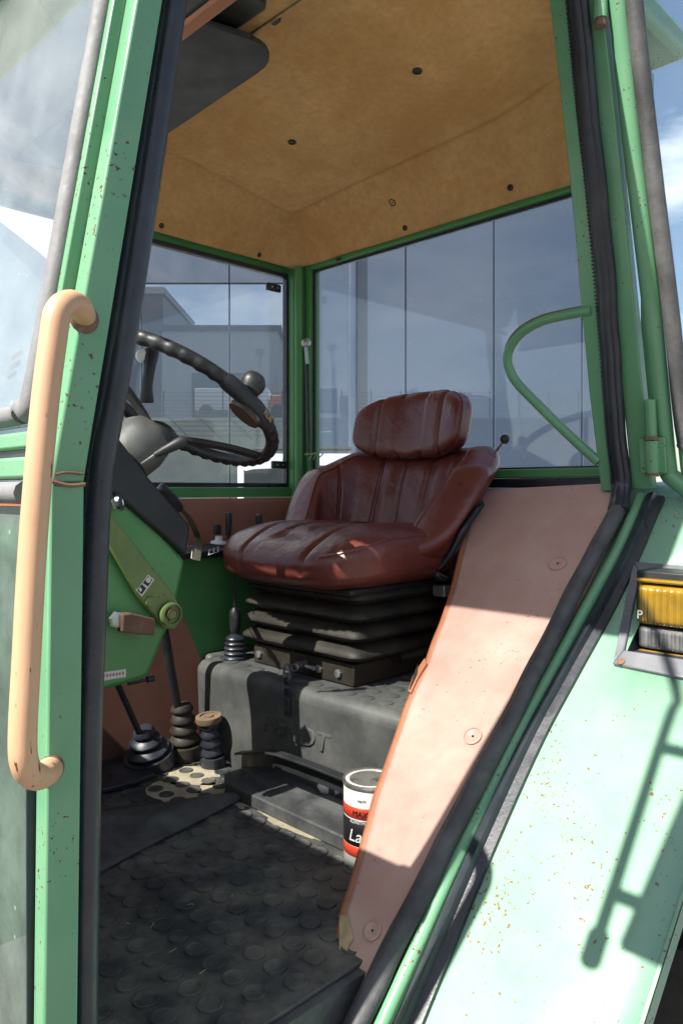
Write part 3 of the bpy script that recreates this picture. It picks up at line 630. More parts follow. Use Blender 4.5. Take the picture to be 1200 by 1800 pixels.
make('gate_marking', sg, M['label_w'], CN, smooth=False)
# cranked throttle lever
lv = [PH(345, 985, -.178) , PY(349, 955, 1.07), PY(342, 930, 1.07), PY(328, 905, 1.06), PY(312, 890, 1.05)]
cl = make('range_lever', MB().sweep(smoothpath(lv, 6), [(-.012, -.004), (.012, -.004), (.012, .004), (-.012, .004)], (.9, 0, -.2), (0, 1, 0)), M['lever'], CN, bevel=.002)
gr = [PY(316, 895, 1.05), PY(300, 876, 1.045), PY(284, 860, 1.04), PY(279, 856, 1.04)]
make('grip', MB().tube(smoothpath(gr, 4), [.013, .0155, .017, .0175, .018, .018, .018, .018, .0175, .017, .016, .013, .008], 14), M['black'], cl)
for (bx, by, tx_, ty_, rr) in ((400, 985, 402, 902, .0095), (458, 975, 455, 905, .010)):
    b0, t0 = PY(bx, by, 1.10), PY(tx_, ty_, 1.10)
    l_ = make('hydraulic_lever', MB().tube([b0, t0], .004, 8), M['black'], CN)
    k0 = b0.lerp(t0, .52)
    make('grip', MB().tube([k0, k0.lerp(t0, .12), k0.lerp(t0, .85), k0.lerp(t0, 1.0), k0.lerp(t0, 1.06)], [rr * .8, rr, rr * 1.15, rr, rr * .35], 14), M['black'], l_)
kn = PY(382, 948, 1.10)
sk = make('switch_knob', MB().lathe([(.026, 0), (.024, .005), (.012, .008), (.011, .022), (.0005, .024)], PY(384, 952, 1.10) + Vector((0, 0, -.005)), (0, -.1, 1), 20), M['white'], CN)
make('switch_cap', MB().box(-.011, .011, -.008, .008, .018, .05, Matrix.Translation(PY(382, 950, 1.10))), M['black'], sk, bevel=.003)
# brown kick plate left of the console and dark floor edge
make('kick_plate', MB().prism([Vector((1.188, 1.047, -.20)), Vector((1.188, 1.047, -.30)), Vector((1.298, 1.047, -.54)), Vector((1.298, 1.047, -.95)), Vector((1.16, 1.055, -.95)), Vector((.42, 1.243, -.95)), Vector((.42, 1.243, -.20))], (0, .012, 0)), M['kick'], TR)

# ---- seat box
BX = 1.24
BT = -.49
bxm = MB(); bxm.prism([Vector((BX + .012, 0, FL - .1)), Vector((BX, 0, BT - .02)), Vector((BX + .02, 0, BT)), Vector((1.88, 0, BT)), Vector((1.88, 0, FL - .1))], (0, .0, 0))
bxm = MB(); bxm.prism([Vector((BX + .012, .16, FL - .1)), Vector((BX, .16, BT - .02)), Vector((BX + .016, .16, BT)), Vector((1.88, .16, BT)), Vector((1.88, .16, FL - .1))], (0, .855, 0))
SB = make('seat_box', bxm, M['boxp'], TR, bevel=.018, seg=4)
make('box_step', MB().prism([Vector((BX + .05, 1.016, FL - .1)), Vector((BX + .05, 1.016, BT + .005)), Vector((1.88, 1.016, BT + .005)), Vector((1.88, 1.016, FL - .1))], (0, .23, 0)), M['boxp'], SB, bevel=.012)
make('embossed_lettering', text_mb('FENDT', .062, .003, (0, -1, 0), (0.05, 0, 1), (BX + .004, .592, -.605), shear=.18, xscale=1.28), M['boxp'], SB)
st_ = MB()
for ix in range(8):
    for iy in range(14):
        p = Vector((BX + .055 + ix * .055, .22 + iy * .058 + (ix % 2) * .029, BT))
        if 1.30 < p.x < 1.8 and .46 < p.y < .89: continue
        st_.disc(p, .019, 14, (0, 0, 1), .0025)
make('box_stud', st_, M['boxp'], SB, kind='stuff')
hole = PX(641, 1352, BX + .008)
make('bolt_hole', MB().lathe([(.014, 0), (.015, .003), (.010, .004), (.009, -.0), (.0003, -.0)], hole, (-1, 0, 0), 18), M['rusty'], SB)
# strap with buckle on the box front
sp_ = MB()
for k in range(4):
    p0, p1 = PX(505, 1190 + k * 18, BX - .008), PX(505, 1205 + k * 18, BX - .008)
    sp_.box(-.004, .004, -.009, .009, 0, abs(p0.z - p1.z) * .92, Matrix.Translation((p1.x, p1.y, p1.z)))
STP = make('strap', sp_, M['rubber'], SB, bevel=.002)
make('buckle', MB().tube(smoothpath([PX(502, 1168, BX + .05), PX(508, 1172, BX + .04), PX(509, 1192, BX - .005), PX(502, 1195, BX - .005), PX(499, 1180, BX + .03)], 4, True), .003, 8, closed=True).tube(smoothpath([PX(512, 1172, BX + .06), PX(520, 1168, BX + .06), PX(523, 1176, BX + .06), PX(515, 1180, BX + .06)], 4, True), .0025, 8, closed=True), M['steel'], STP)
# step rail and plank before the box
rail_p = [PP(418, 1322, (1.19, 0, 0), (1, 0, 0)), PP(470, 1320, (1.165, 0, 0), (1, 0, 0)), PP(492, 1324, (1.165, 0, 0), (1, 0, 0)), PX(560, 1348, 1.165), PX(650, 1384, 1.165), PX(700, 1404, 1.165)]
SR = make('step_rail', MB().sweep(rail_p, [(-.012, 0), (.014, 0), (.014, -.045), (.011, -.045), (.011, -.006), (-.012, -.006)], (1, 0, 0), (0, 0, 1)), M['black'], TR, bevel=.0015)
make('foot_plank', MB().prism([Vector((1.115, .20, FL)), Vector((1.115, .70, FL)), Vector((1.15, .755, FL)), Vector((1.25, .755, FL)), Vector((1.25, .20, FL))], (0, 0, .032)), M['rubber_dusty'], SR, bevel=.004)
# ---- gear lever with boot, grey housing
gl0 = PH(413, 1158, BT)
GL = make('gear_lever', MB().tube([gl0 + Vector((0, 0, .04)), PY(413, 1105, gl0.y)], .006, 8), M['steel'], TR)
pr = []
for i in range(5):
    z = i * .0135; w = .034 - .0018 * i
    pr += [(w, z), (w * 1.06, z + .005), (w * .98, z + .009), (w * .86, z + .011)]
make('boot', MB().lathe([(.042, -.002), (.042, .004)] + pr + [(.012, .072)], gl0, (0, 0, 1), 26), M['rubber'], GL)
g0, g1 = PY(413, 1112, gl0.y), PY(413, 1068, gl0.y)
make('grip', MB().tube([g0, g0.lerp(g1, .1), g0.lerp(g1, .5), g0.lerp(g1, .85), g1], [.011, .0145, .017, .0165, .008], 16), M['black'], GL)
make('rod', MB().tube([g1, PY(411, 1010, gl0.y)], .0045, 8), M['black'], GL)
make('relay_box', MB().box(PY(377, 1146, 1.13).x, PY(408, 1146, 1.13).x + .02, 1.09, 1.2, BT + .005, PY(385, 1092, 1.13).z), M['grey_plate'], TR, bevel=.012, seg=3)
# ---- floor levers, boots, button
def ribbed_boot(c, r0, r1, h, n, ax=(0, 0, 1)):
    pr = [(r0 * 1.15, -.045), (r0 * 1.15, .008)]
    for i in range(n):
        z = .008 + (h - .008) * i / n; dz = (h - .008) / n; w = r0 + (r1 - r0) * i / n
        pr += [(w * .78, z + dz * .08), (w, z + dz * .38), (w, z + dz * .55), (w * .78, z + dz * .95)]
    return MB().lathe(pr + [(r1 * .5, h)], c, ax, 24)
p = PH(262, 1328, FL + .035); q = PY(205, 1200, p.y - .05)
axx = (q - p).normalized()
pl1 = make('floor_lever', MB().tube([p + axx * .03, q + axx * .1], .0085, 10), M['black'], TR)
make('boot', ribbed_boot(p, .058, .017, .085, 3, (axx + Vector((0, 0, .6))).normalized()), M['rubber'], pl1)
p = PH(325, 1313, FL + .035); q = PY(287, 1105, p.y - .02); axx = (q - p).normalized()
pl2 = make('floor_lever', MB().tube([p + axx * .09, q + axx * .12], [.011, .0145], 10), M['black'], TR)
make('boot', ribbed_boot(p, .042, .028, .125, 4, (axx + Vector((0, 0, 1.2))).normalized()), M['bellow'], pl2)
p = PH(374, 1334, FL + .02)
fb = make('foot_button', MB().lathe([(.034, .105), (.036, .112), (.035, .121), (.024, .123), (.023, .119), (.014, .119), (.013, .123), (.0005, .123)], p, (-.12, 0, 1), 28), M['dirtbrown'], TR)
make('boot', ribbed_boot(p, .030, .026, .107, 4, (-.12, 0, 1)), M['rubber'], fb)
# pedals hidden under the dash throw the hooked shadows
for y_, nm in ((.80, 'brake_pedal'), (.93, 'brake_pedal'), (.50, 'clutch_pedal')):
    pa = smoothpath([Vector((.42, y_, -.10)), Vector((.48, y_, -.32)), Vector((.57, y_, -.44)), Vector((.62, y_, -.45))], 6)
    pd = make(nm, MB().tube(pa, .012, 10), M['black'], TR)
    make('pad', MB().box(-.012, .012, -.05, .05, -.045, .045, Matrix.Translation((.625, y_, -.44)) @ Matrix.Rotation(.5, 4, 'Y')), M['rubber'], pd, bevel=.006)
make('hydraulic_cylinder', MB().tube([PX(698, 1154, 1.5), PX(760, 1140, 1.62)], .018, 14).tube([PX(690, 1156, 1.48), PX(698, 1154, 1.5)], .012, 6), M['black'], TR)

# ---- steering console
CY = .63
def cpoly(pts, y, th, nm, mt, parent, bevel=.006, lab=None): return make(nm, MB().prism([PY(x, y_, y) for x, y_ in pts], (0, th, 0)), mt, parent, bevel=bevel, label=lab)
SC = cpoly([(150, 800), (196, 812), (262, 905), (327, 985), (318, 1030), (306, 1088), (290, 1120), (262, 1190), (250, 1196), (175, 1218), (140, 1226)], CY, .16, 'steering_console', M['green_clean'], TR, .012)
cpoly([(150, 740), (212, 772), (262, 838), (336, 923), (329, 978), (195, 862), (150, 830)], CY - .018, .196, 'dash_cover', M['dashblack'], SC, .008)
arm = [PY(182, 905, CY - .022), PY(210, 930, CY - .022), PY(262, 1000, CY - .022), PY(302, 1058, CY - .022)]
cpoly([(178, 892), (196, 905), (308, 1048), (317, 1070), (318, 1092), (306, 1108), (288, 1105), (272, 1082), (244, 1050), (182, 942)], CY - .024, .012, 'tilt_arm', M['olive'], SC, .003)
ey = PY(298, 1079, CY - .028)
te = make('arm_eye', MB().lathe([(.026, .0), (.026, .010), (.021, .012), (.020, .006), (.012, .006), (.0115, .013), (.007, .013)], ey, (0, -1, 0), 26), M['olive'], SC)
make('eye_bush', MB().lathe([(.0125, 0), (.0125, .0145), (.0095, .0145), (.009, .004), (.0003, .004)], ey, (0, -1, 0), 20), M['rusty'], te)
make('arm_bolt', MB().lathe([(.012, 0), (.0105, .003), (.0003, .004)], PY(264, 1057, CY - .025), (0, -1, 0), 16), M['olive'], SC)
kb_ = cpoly([(216, 1080), (232, 1078), (274, 1088), (272, 1118), (216, 1112)], CY - .045, .03, 'latch_bracket', M['rusty'], SC, .003)
make('hex_bolt', MB().lathe([(.0175, 0), (.0175, .012), (.013, .014), (.0003, .014)], PY(204, 1089, CY - .02), (0, -1, 0), 6).tube([PY(204, 1089, CY - .02), PY(225, 1092, CY - .02)], .010, 8), M['steel'], kb_)
stk = make('pictogram_sticker', MB().prism([PY(x, y, CY - .0245) for x, y in ((260, 1010), (271, 1019), (249, 1049), (239, 1038))], (0, -.0008, 0)), M['label_w'], SC, smooth=False)
make('sticker_print', MB().prism([PY(x, y, CY - .0255) for x, y in ((260, 1013), (268, 1019), (260, 1031), (251, 1025))], (0, -.0005, 0)).prism([PY(x, y, CY - .0255) for x, y in ((249, 1027), (257, 1034), (249, 1045), (241, 1038))], (0, -.0005, 0)), M['label_b'], stk, smooth=False)
make('sticker_figure', MB().lathe([(.006, 0), (.005, .0003), (.0003, .0003)], PY(261, 1020, CY - .0262), (0, -1, 0), 12).prism([PY(x, y, CY - .0262) for x, y in ((246, 1032), (250, 1036), (247, 1041), (244, 1037))], (0, -.0003, 0)), M['label_w'], stk, smooth=False)
stk2 = make('warning_sticker', MB().prism([PY(x, y, CY - .001) for x, y in ((168, 1184), (221, 1176), (221, 1190), (168, 1199))], (0, -.001, 0)), M['label_w'], SC, smooth=False)
rt = MB()
for k in range(9):
    x0 = 170 + k * 5.6; y0 = 1190 - k * .85
    rt.prism([PY(x, y, CY - .0025) for x, y in ((x0, y0 + 2.5), (x0 + 1.2, y0 - 3), (x0 + 3.0, y0 - 1.2), (x0 + 2.6, y0 + 2.2))], (0, -.0006, 0))
make('sticker_print', rt, M['label_r'], stk2, smooth=False)
make('ignition_lock', MB().tube([PY(185, 888, CY - .005), PY(207, 884, CY - .045)], .0145, 16).tube([PY(207, 884, CY - .045), PY(213, 883, CY - .05)], .0175, 16), M['chrome'], SC)
make('pull_rod', MB().tube([PY(225, 1203, CY + .05), PY(262, 1194, CY + .05)], .0035, 8).tube([PY(258, 1195, CY + .05), PY(270, 1193, CY + .05)], .007, 10), M['black'], SC)
# ---- steering wheel
tau = .5717; WC = Vector((.964, .675, .199)); e1 = Vector((0, 1, 0)); e2 = Vector((math.cos(tau), 0, -math.sin(tau))); en = Vector((math.sin(tau), 0, math.cos(tau)))
def W(phi, r=.2344, n=0): return WC + (e2 * math.cos(phi) + e1 * math.sin(phi)) * r + en * n
SW = make('steering_wheel', MB().lathe([(.0005, .02), (.02, .018), (.034, .010), (.040, -.006), (.036, -.03), (.02, -.05), (.0005, -.055)], WC - en * .085, en, 32), M['black'], TR)
nn = 192
rimm = MB(); rp_ = []
vs = []
for i in range(nn):
    ph = 2 * math.pi * i / nn
    for k in range(14):
        a = 2 * math.pi * k / 14
        rr = .0155 + (.0020 * math.sin(ph * 46) if math.cos(a + 2.4) > .15 else 0)
        vs.append(W(ph, .2344 - rr * math.cos(a) * .95, rr * math.sin(a)))
rimm.add(vs, [(i * 14 + k, ((i + 1) % nn) * 14 + k, ((i + 1) % nn) * 14 + (k + 1) % 14, i * 14 + (k + 1) % 14) for i in range(nn) for k in range(14)])
make('rim', rimm, M['black'], SW)
for ph in (-.30, math.pi - .30):
    pth = [W(ph, .03, -.085), W(ph, .075, -.06), W(ph, .15, -.028), W(ph, .228, -.002)]
    dirr = (pth[-1] - pth[0]).normalized(); sd_ = dirr.cross(en).normalized()
    make('spoke', MB().sweep(smoothpath(pth, 5), [(-.018, -.006), (.018, -.006), (.015, .007), (-.015, .007)], sd_, en), M['black'], SW, bevel=.003)
kp = W(-.62, .2344); 
gn = (W(-1.1) - W(-1.7)).normalized()
make('spinner_clamp', MB().tube([W(x) for x in (-1.78, -1.74, -1.6, -1.35, -1.14, -1.10)], [.0165, .019, .0195, .0195, .019, .0165], 16), M['dashblack'], SW)
spn = PP(433, 677, kp + en * .05, en)
make('spinner_plate', MB().lathe([(.038, -.006), (.041, 0), (.038, .006), (.0005, .006)], W(-1.38, .2344 - .016, -.020), (en + Vector((.15, -.25, 0))).normalized(), 24), M['spin'], SW)
make('spinner_knob', MB().lathe([(.009, -.02), (.010, 0), (.022, .006), (.0275, .02), (.0275, .032), (.021, .044), (.009, .0485), (.0005, .049)], W(-1.52, .2344, .010), en, 24), M['black'], SW)
make('clamp_marking', text_mb('RUE', .017, .0006, (W(-1.1) - W(-1.5)).normalized(), en, W(-1.26, .2344 + .020, -.001), xscale=1.1), M['foam'], SW)
# column housing dome and indicator stalk
dm = PY(256, 762, .60)
make('column_cap', MB().lathe([(.058, -.06), (.064, -.02), (.061, .012), (.046, .034), (.022, .043), (.0005, .045)], PY(252, 775, .69), (en + Vector((.25, -.1, 0))).normalized(), 28), M['boxp'], SC)
s0, s1, s2_ = PY(250, 815, .56), PY(272, 800, .53), PY(322, 775, .50)
ik = make('indicator_stalk', MB().tube([s1, s1.lerp(s2_, .3), s1.lerp(s2_, .75), s2_, s2_.lerp(s1, -.1)], [.006, .009, .0115, .0125, .009], 14), M['black'], SC)
make('stalk_rod', MB().tube([s0, s1], .0035, 8), M['steel'], ik)

# ---- floor
fl_ = make('cab_floor', MB().box(.36, 1.9, .0, 1.30, FL - .06, FL - .008), M['rubber_dusty'], TR, smooth=False)

# ---- ceiling
def gau(x, s): return math.exp(-(x / s) ** 2)
def ceil_h(x, y):
    h = .945 + .055 * max(0, min(1.1, (1.17 - y))) / 1.1 + .06 * max(0, min(1.0, (1.74 - x) / .45))
    h += .05 * ss(.35, 0, y) if y < .35 else 0
    dx = (x - 1.74) / .125; dy = (y - 1.165) / .125; d = max(dx, dy)
    s_ = 0
    if dx > 0 or dy > 0:
        dd_ = min(1, math.hypot(max(0, dx), max(0, dy)) if (dx > 0 and dy > 0) else d)
        s_ = .85 * dd_ ** 1.15 + .15 * dd_ ** 4
    dm = max(dx, dy); h += .007 * gau(dm + .04, .10) - .005 * gau(dm + .30, .14)
    return h * (1 - s_) + .818 * s_ + .0025 * mnoise.noise(Vector((x * 5, y * 5, 0)))
cm = MB(); cm.grid(150, 150, lambda u, v: Vector((.52 + u * (1.872 - .52), -.03 + v * 1.33, ceil_h(.52 + u * (1.872 - .52), -.03 + v * 1.33))))
HL = make('headliner', cm, M['headliner'], TR, angle=80, recalc=False)
sol = HL.modifiers.new('solid', 'SOLIDIFY'); sol.thickness = .006; sol.offset = 1
def on_ceiling(px, py):
    u = (px - 600) / FPX; v = (860 - py) / FPX; D = Vector((c45 * (1 + u), c45 * (1 - u), v)); C = Vector((0, -YC, 0)); t = .6
    while t < 3.4:
        p = C + D * t
        if p.z > ceil_h(p.x, p.y) or p.x > 1.87 or p.y > 1.3: break
        t += .004
    return p
for (px, py) in ((733, 123), (513, 248), (690, 355), (897, 329), (712, 400), (594, 455), (455, 447), (283, 396)):
    p = on_ceiling(px, py); e = .004
    nrm = Vector(((ceil_h(p.x + e, p.y) - ceil_h(p.x - e, p.y)) / (2 * e), (ceil_h(p.x, p.y + e) - ceil_h(p.x, p.y - e)) / (2 * e), -1)).normalized()
    big = .0125 if py < 380 and px < 750 else .009
    make('plastic_button', MB().lathe([(big, -.002), (big, .003), (big * .75, .005), (big * .7, .003), (big * .35, .0025), (.0004, .0045)], p, nrm, 18), M['black'], HL)
# overhead console edge, visor, speaker
oc = make('overhead_board', MB().box(.56, .985, -.02, .475, .955, .962), M['headliner'], HL, bevel=.002)
make('board_edge', MB().box(.9852, .990, -.02, .475, .951, .966), M['foam'], oc)
make('board_clip', MB().box(-.03, .03, -.012, .012, -.01, .012, Matrix.Translation((1.0, .40, .985))), M['black'], oc, bevel=.006)
vis = []
for (x0, y0, r, a0, a1) in ((1.03, .37, .075, 0, 90),):
    vis = [Vector((.62, .37, .90)), Vector((.93, .365, .90))]
    for k in range(7):
        a = R(90 * k / 6); vis.append(Vector((.93 + .10 * math.sin(a), .365 + .10 * (1 - math.cos(a)), .90)))
    vis += [Vector((1.045, .85, .90)), Vector((1.045, 1.22, .90)), Vector((.62, 1.22, .90))]
VS = make('sun_visor', MB().prism([Vector((max(p.x, .80), p.y, p.z - max(0, 1.03 - max(p.x, .80)) * .12)) for p in vis], (0, 0, .012)), M['visor'], HL, bevel=.004)
make('visor_bracket', MB().prism([Vector((.80, .30, .912)), Vector((.80, .44, .912)), Vector((.92, .44, .912)), Vector((.92, .30, .912))], (0, 0, .04)), M['visor'], VS, bevel=.01)
ocp = [(.50, .985), (.50, .90), (.652, .725), (.668, .725), (.668, .985)]
OC = make('overhead_console', MB().prism([Vector((x, .055, h)) for x, h in ocp], (0, .42, 0)), M['visor'], HL, bevel=.004)
make('console_lip', MB().box(.652, .674, .05, .48, .714, .7245), M['trim_edge'], OC, bevel=.003)
gcell = MB()
for ix in range(9):
    for iy in range(7): gcell.disc((.669, .10 + ix * .013 + (iy % 2) * .0065, .755 + iy * .012), .0042, 8, (1, 0, 0), .003)
make('speaker', MB().box(.6685, .674, .085, .225, .742, .840), M['black'], OC, bevel=.003)
for v in gcell.v: v.x += .0058
make('speaker_grille', gcell, M['visor'], OC, kind='stuff')
RBL = make('added_shade_blind', MB().prism([Vector((.495, .53, .70)), Vector((.545, .53, .985)), Vector((.549, .53, .985)), Vector((.499, .53, .70))], (0, .70, 0)), M['visor'], HL)  # unseen blind, added to keep sun off the seat cushion
make('added_shade_rod', MB().tube([Vector((.497, .52, .70)), Vector((.497, 1.24, .70))], .009, 10), M['black'], RBL)
# roof shell
rf = MB(); rf.prism([Vector((.385, -.085, .985)), Vector((.385, -.085, 1.10)), Vector((.5, -.085, 1.17)), Vector((1.95, -.085, 1.16)), Vector((1.98, -.085, 1.09)), Vector((.56, -.085, 1.085)), Vector((.53, -.085, .985))], (0, 1.50, 0))
RF = make('roof', rf, M['green'], TR, bevel=.02, seg=3)
make('rear_skin', MB().box(1.895, 1.975, .0, 1.40, .84, 1.088), M['green'], RF, bevel=.01)
make('side_skin', MB().box(.52, 1.93, 1.345, 1.40, .83, 1.1), M['green'], RF)
# outside: bonnet, mirror ahead of the frame
BN = make('bonnet', MB().prism([Vector((-1.6, .42, -.75)), Vector((-1.6, .42, -.25)), Vector((-1.45, .42, -.16)), Vector((.33, .42, -.06)), Vector((.33, .42, -.75))], (0, .5, 0)), M['green'], TR, bevel=.05, seg=4)
for y_ in (.12, 1.2):
    make('front_wheel', MB().lathe([(.2, -.14), (.36, -.15), (.45, -.14), (.49, -.08), (.49, .08), (.45, .14), (.36, .15), (.2, .14)], (-1.0, y_, -EYE + .5), (0, 1, 0), 48), M['tyre'], TR)
ma = [Vector((.5, -.05, 1.03)), Vector((.3, -.12, 1.12)), Vector((.13, -.185, 1.13)), Vector((.12, -.190, 1.04)), Vector((.12, -.232, .40))]
MR = make('wing_mirror', MB().tube(smoothpath(ma, 6), .010, 10), M['black'], TR)
make('mirror_head', MB().box(.105, .125, -.42, -.258, .46, 1.04), M['black'], MR, bevel=.012)
make('mirror_glass', MB().box(.1255, .128, -.41, -.268, .475, 1.025), M['chrome'], MR)
make('clamp', MB().tube([Vector((.12, -.195, .97)), Vector((.12, -.27, .97))], .012, 8).tube([Vector((.12, -.222, .56)), Vector((.12, -.27, .56))], .012, 8).tube([Vector((.12, -.228, .46)), Vector((.12, -.232, .40))], .016, 10), M['black'], MR)

# ================================================================== THE SEAT
ST = empty('driver_seat', (1.52, .675, EYE + BT), 'maroon vinyl driver seat with headrest on black bellows suspension', 'seat')
SY = .675
def superq(cx, cy, cz, a, b, c, e1_, e2_, nu, nv, fn):
    def f(u, v):
        th = 2 * math.pi * u; ph = -math.pi / 2 + math.pi * v
        l = (sgnpow(math.cos(ph), e1_) * sgnpow(math.cos(th), e2_), sgnpow(math.cos(ph), e1_) * sgnpow(math.sin(th), e2_), sgnpow(math.sin(ph), e1_))
        return fn(Vector((l[0] * a, l[1] * b, l[2] * c)), Vector(l)) + Vector((cx, cy, cz))
    return f
def gau(x, s): return math.exp(-(x / s) ** 2)
def cush(p, l):
    x, y, z = p
    t = max(0, -l.x)                     # towards the front
    z -= (.018 + .030 * ss(-.7, .9, l.z)) * t ** 2.3
    if l.z > -.25:
        gsum = sum(gau(y - yy, .0065) for yy in (-.045, .045)) + .7 * sum(gau(y - yy, .006) for yy in (-.135, .135))
        dep = .013 * gsum * (1 if l.x < .8 else 0)
        nx = -max(0, -l.x) ** 3
        z -= dep * max(.25, abs(l.z)); x -= dep * nx * 1.1
        z += .010 * math.cos((y) / .045 * math.pi) * .0 - .016 * gau(l.x - .25, .5) * gau(y, .16) + .012 * (abs(y) / .26) ** 3
        z += .004 * mnoise.noise(Vector((x * 14, y * 10, 3)))
    y *= 1 - .10 * max(0, -l.x) ** 3
    return Vector((x, y, z))
fcu = superq(1.512, SY + .015, -.172, 0.275, .296, .088, .70, .42, 200, 64, cush)
CU = make('cushion', MB().grid(220, 72, fcu, closeu=True), M['leather'], ST, angle=180)
pip = [fcu(k / 160, .60) for k in range(160)]
make('piping', MB().tube(pip[90:150], .0040, 8), M['leather'], CU)
# wrap-around backrest
def bcurve(a):                               # a in [-1,1] along the horseshoe, -1 = near end
    th = a * math.pi / 2
    x = 1.465 + .345 * sgnpow(math.cos(th), .62); y = SY + .300 * sgnpow(math.sin(th), .66)
    return x, y
def btop(a):
    s = abs(a); return .125 - .06 * ss(.45, .8, s) - .19 * ss(.76, 1.0, s)
def bnorm(a):
    e = 1e-3; x0, y0 = bcurve(max(-1, a - e)); x1, y1 = bcurve(min(1, a + e))
    t = Vector((x1 - x0, y1 - y0, 0)); t.normalize(); n = Vector((t.y, -t.x, 0))
    if n.dot(Vector((x0 - 1.45, y0 - SY, 0))) < 0: n = -n
    return n
ACUT = 1.0
def brest(u, v):
    # u along, v round the section
    a = -ACUT + 2 * ACUT * u
    x, y = bcurve(max(-.999, min(.999, a))); n = bnorm(max(-.99, min(.99, a)))
    top = btop(a); bot = -.235 + .05 * ss(.8, 1.0, abs(a)); hc = (top + bot) / 2; hh = (top - bot) / 2
    y += -math.copysign(.055 * ss(.78, 1.0, abs(a)), a)
    endr = (1 - max(0, (abs(a) - .86) / .14) ** 2.2) if abs(a) < 1 else 0
    endr = max(.02, endr) ** .5
    th = .056 * endr + .018 * ss(.3, .75, abs(a)) * endr
    w = 2 * math.pi * v
    on = sgnpow(math.cos(w), .75); oz = sgnpow(math.sin(w), .62)
    off = on * th; z = hc + oz * hh * (.55 + .45 * endr)
    if on < 0:
        yy = y - SY
        gsum = (gau(yy - .05, .006) + gau(yy + .05, .006) + gau(yy - .145, .007) + gau(yy + .145, .007)) * (1 if abs(a) < .8 else 0)
        gsum += 1.0 * (gau(abs(a) - .60 - .10 * (z - bot), .014))
        off += .012 * gsum * abs(on) ** .4
        off -= .010 * gau(abs(yy) - .10, .03) * ss(-.2, .0, z) * (abs(a) < .6)
    else:
        zn = max(0, min(1, (z - bot) / (top - bot)))
        off += .014 * gau(z - (top - .03), .035) - (1 - zn) ** 1.2 * 1.9 * th * (1 - .75 * ss(.72, 1, abs(a))) * min(1, on * 2)
    rec = (z + .12) * (.34 * max(0, math.cos(a * math.pi / 2)) ** .8)
    out = max(0, z + .1) * .25 * abs(math.sin(a * math.pi / 2))
    wob = .0035 * mnoise.noise(Vector((x * 12, y * 12, z * 12)))
    p = Vector((x, y, z)) + n * (off + wob) + Vector((rec, 0, 0)) + Vector((0, math.copysign(out, a), 0)) * .35
    return p
bm_ = MB(); NU, NVV = 260, 64
bm_.v = [brest(i / (NU - 1), (j % NVV) / NVV) for i in range(NU) for j in range(NVV)]
bm_.f = [(i * NVV + j, (i + 1) * NVV + j, (i + 1) * NVV + (j + 1) % NVV, i * NVV + (j + 1) % NVV) for i in range(NU - 1) for j in range(NVV)]
bm_.f += [tuple(range(NVV - 1, -1, -1)), tuple((NU - 1) * NVV + j for j in range(NVV))]
BR = make('backrest', bm_, M['leather'], ST, angle=180)
seam = [brest(i / 119, .335) + Vector((0, 0, .001)) for i in range(4, 116)]
make('piping', MB().tube(seam, .0032, 8), M['leather'], BR)
def shell(u, v):
    a = -.88 + 1.76 * u; w = R(-86 + 92 * v)
    return brest((a + 1) / 2, (w / (2 * math.pi)) % 1.0) + bnorm(a) * .009 - Vector((0, 0, .004))
so = make('back_shell', MB().grid(80, 16, shell), M['rubber'], ST, angle=180)
s_ = so.modifiers.new('solid', 'SOLIDIFY'); s_.thickness = .012; s_.offset = 0
# headrest
def hrest(p, l):
    x, y, z = p
    gs_ = sum(gau(y - yy, .0065) for yy in (-.045, .045, -.125, .125))
    side_ = 1 if l.x < 0 else -.4
    if l.x < .3: x += .012 * gs_ * max(0.15, abs(l.x))
    z -= .007 * gs_ * l.z
    x -= .055 * (abs(y) / .21) ** 2.2
    z += -.018 * (abs(y) / .21) ** 2.5 * (l.z + .1)
    x += z * .22
    return Vector((x, y, z))
HR = make('headrest', MB().grid(200, 64, superq(1.853, SY + .012, .200, .056, .212, .106, .54, .46, 0, 0, hrest), closeu=True), M['leather'], ST, angle=180)
pp = superq(1.853, SY + .012, .200, .056, .212, .106, .54, .46, 0, 0, hrest)
make('piping', MB().tube([pp(.735, .04 + .92 * k / 60) + Vector((-.001, -.001, 0)) for k in range(61)], .0028, 6), M['leather'], HR)
# suspension
def rrect(x0, x1, y0, y1, r, z, k=6):
    out = []
    for (cx, cy, a0) in ((x1 - r, y1 - r, 0), (x0 + r, y1 - r, 90), (x0 + r, y0 + r, 180), (x1 - r, y0 + r, 270)):
        for i in range(k): a = R(a0 + 90 * i / (k - 1)); out.append(Vector((cx + r * math.cos(a), cy + r * math.sin(a), z)))
    return out
rings = []
zt, zb = -.245, -.432; nf = 4
for i in range(nf):
    z0 = zt + (zb - zt) * i / nf; dz = (zb - zt) / nf; ex = .010 * i
    for f, inset in ((.0, .030), (.2, .014), (.42, .001), (.58, .0), (.8, .014), (.97, .030)):
        rings.append((z0 + dz * f, inset - .0 - ex * .3))
mbw = MB(); k = 24
for z, ins in rings: mbw.v += rrect(1.322 + ins, 1.76 - ins, .452 + ins, .905 - ins, .035, z)
for i in range(len(rings) - 1): mbw.f += [(i * k + j, i * k + (j + 1) % k, (i + 1) * k + (j + 1) % k, (i + 1) * k + j) for j in range(k)]
mbw.f += [tuple(range(k)), tuple((len(rings) - 1) * k + j for j in range(k))]
make('bellows', mbw, M['bellow'], ST, angle=60)
bs = make('base_frame', MB().box(1.338, 1.76, .478, .872, BT + .001, -.433), M['bellow'], ST, bevel=.004)
for y_ in (.845, .60, .53):
    make('bolt', MB().lathe([(.011, 0), (.011, .006), (.006, .008), (.0003, .008)], (1.337, y_, -.462), (-1, 0, 0), 6), M['steel'], bs)
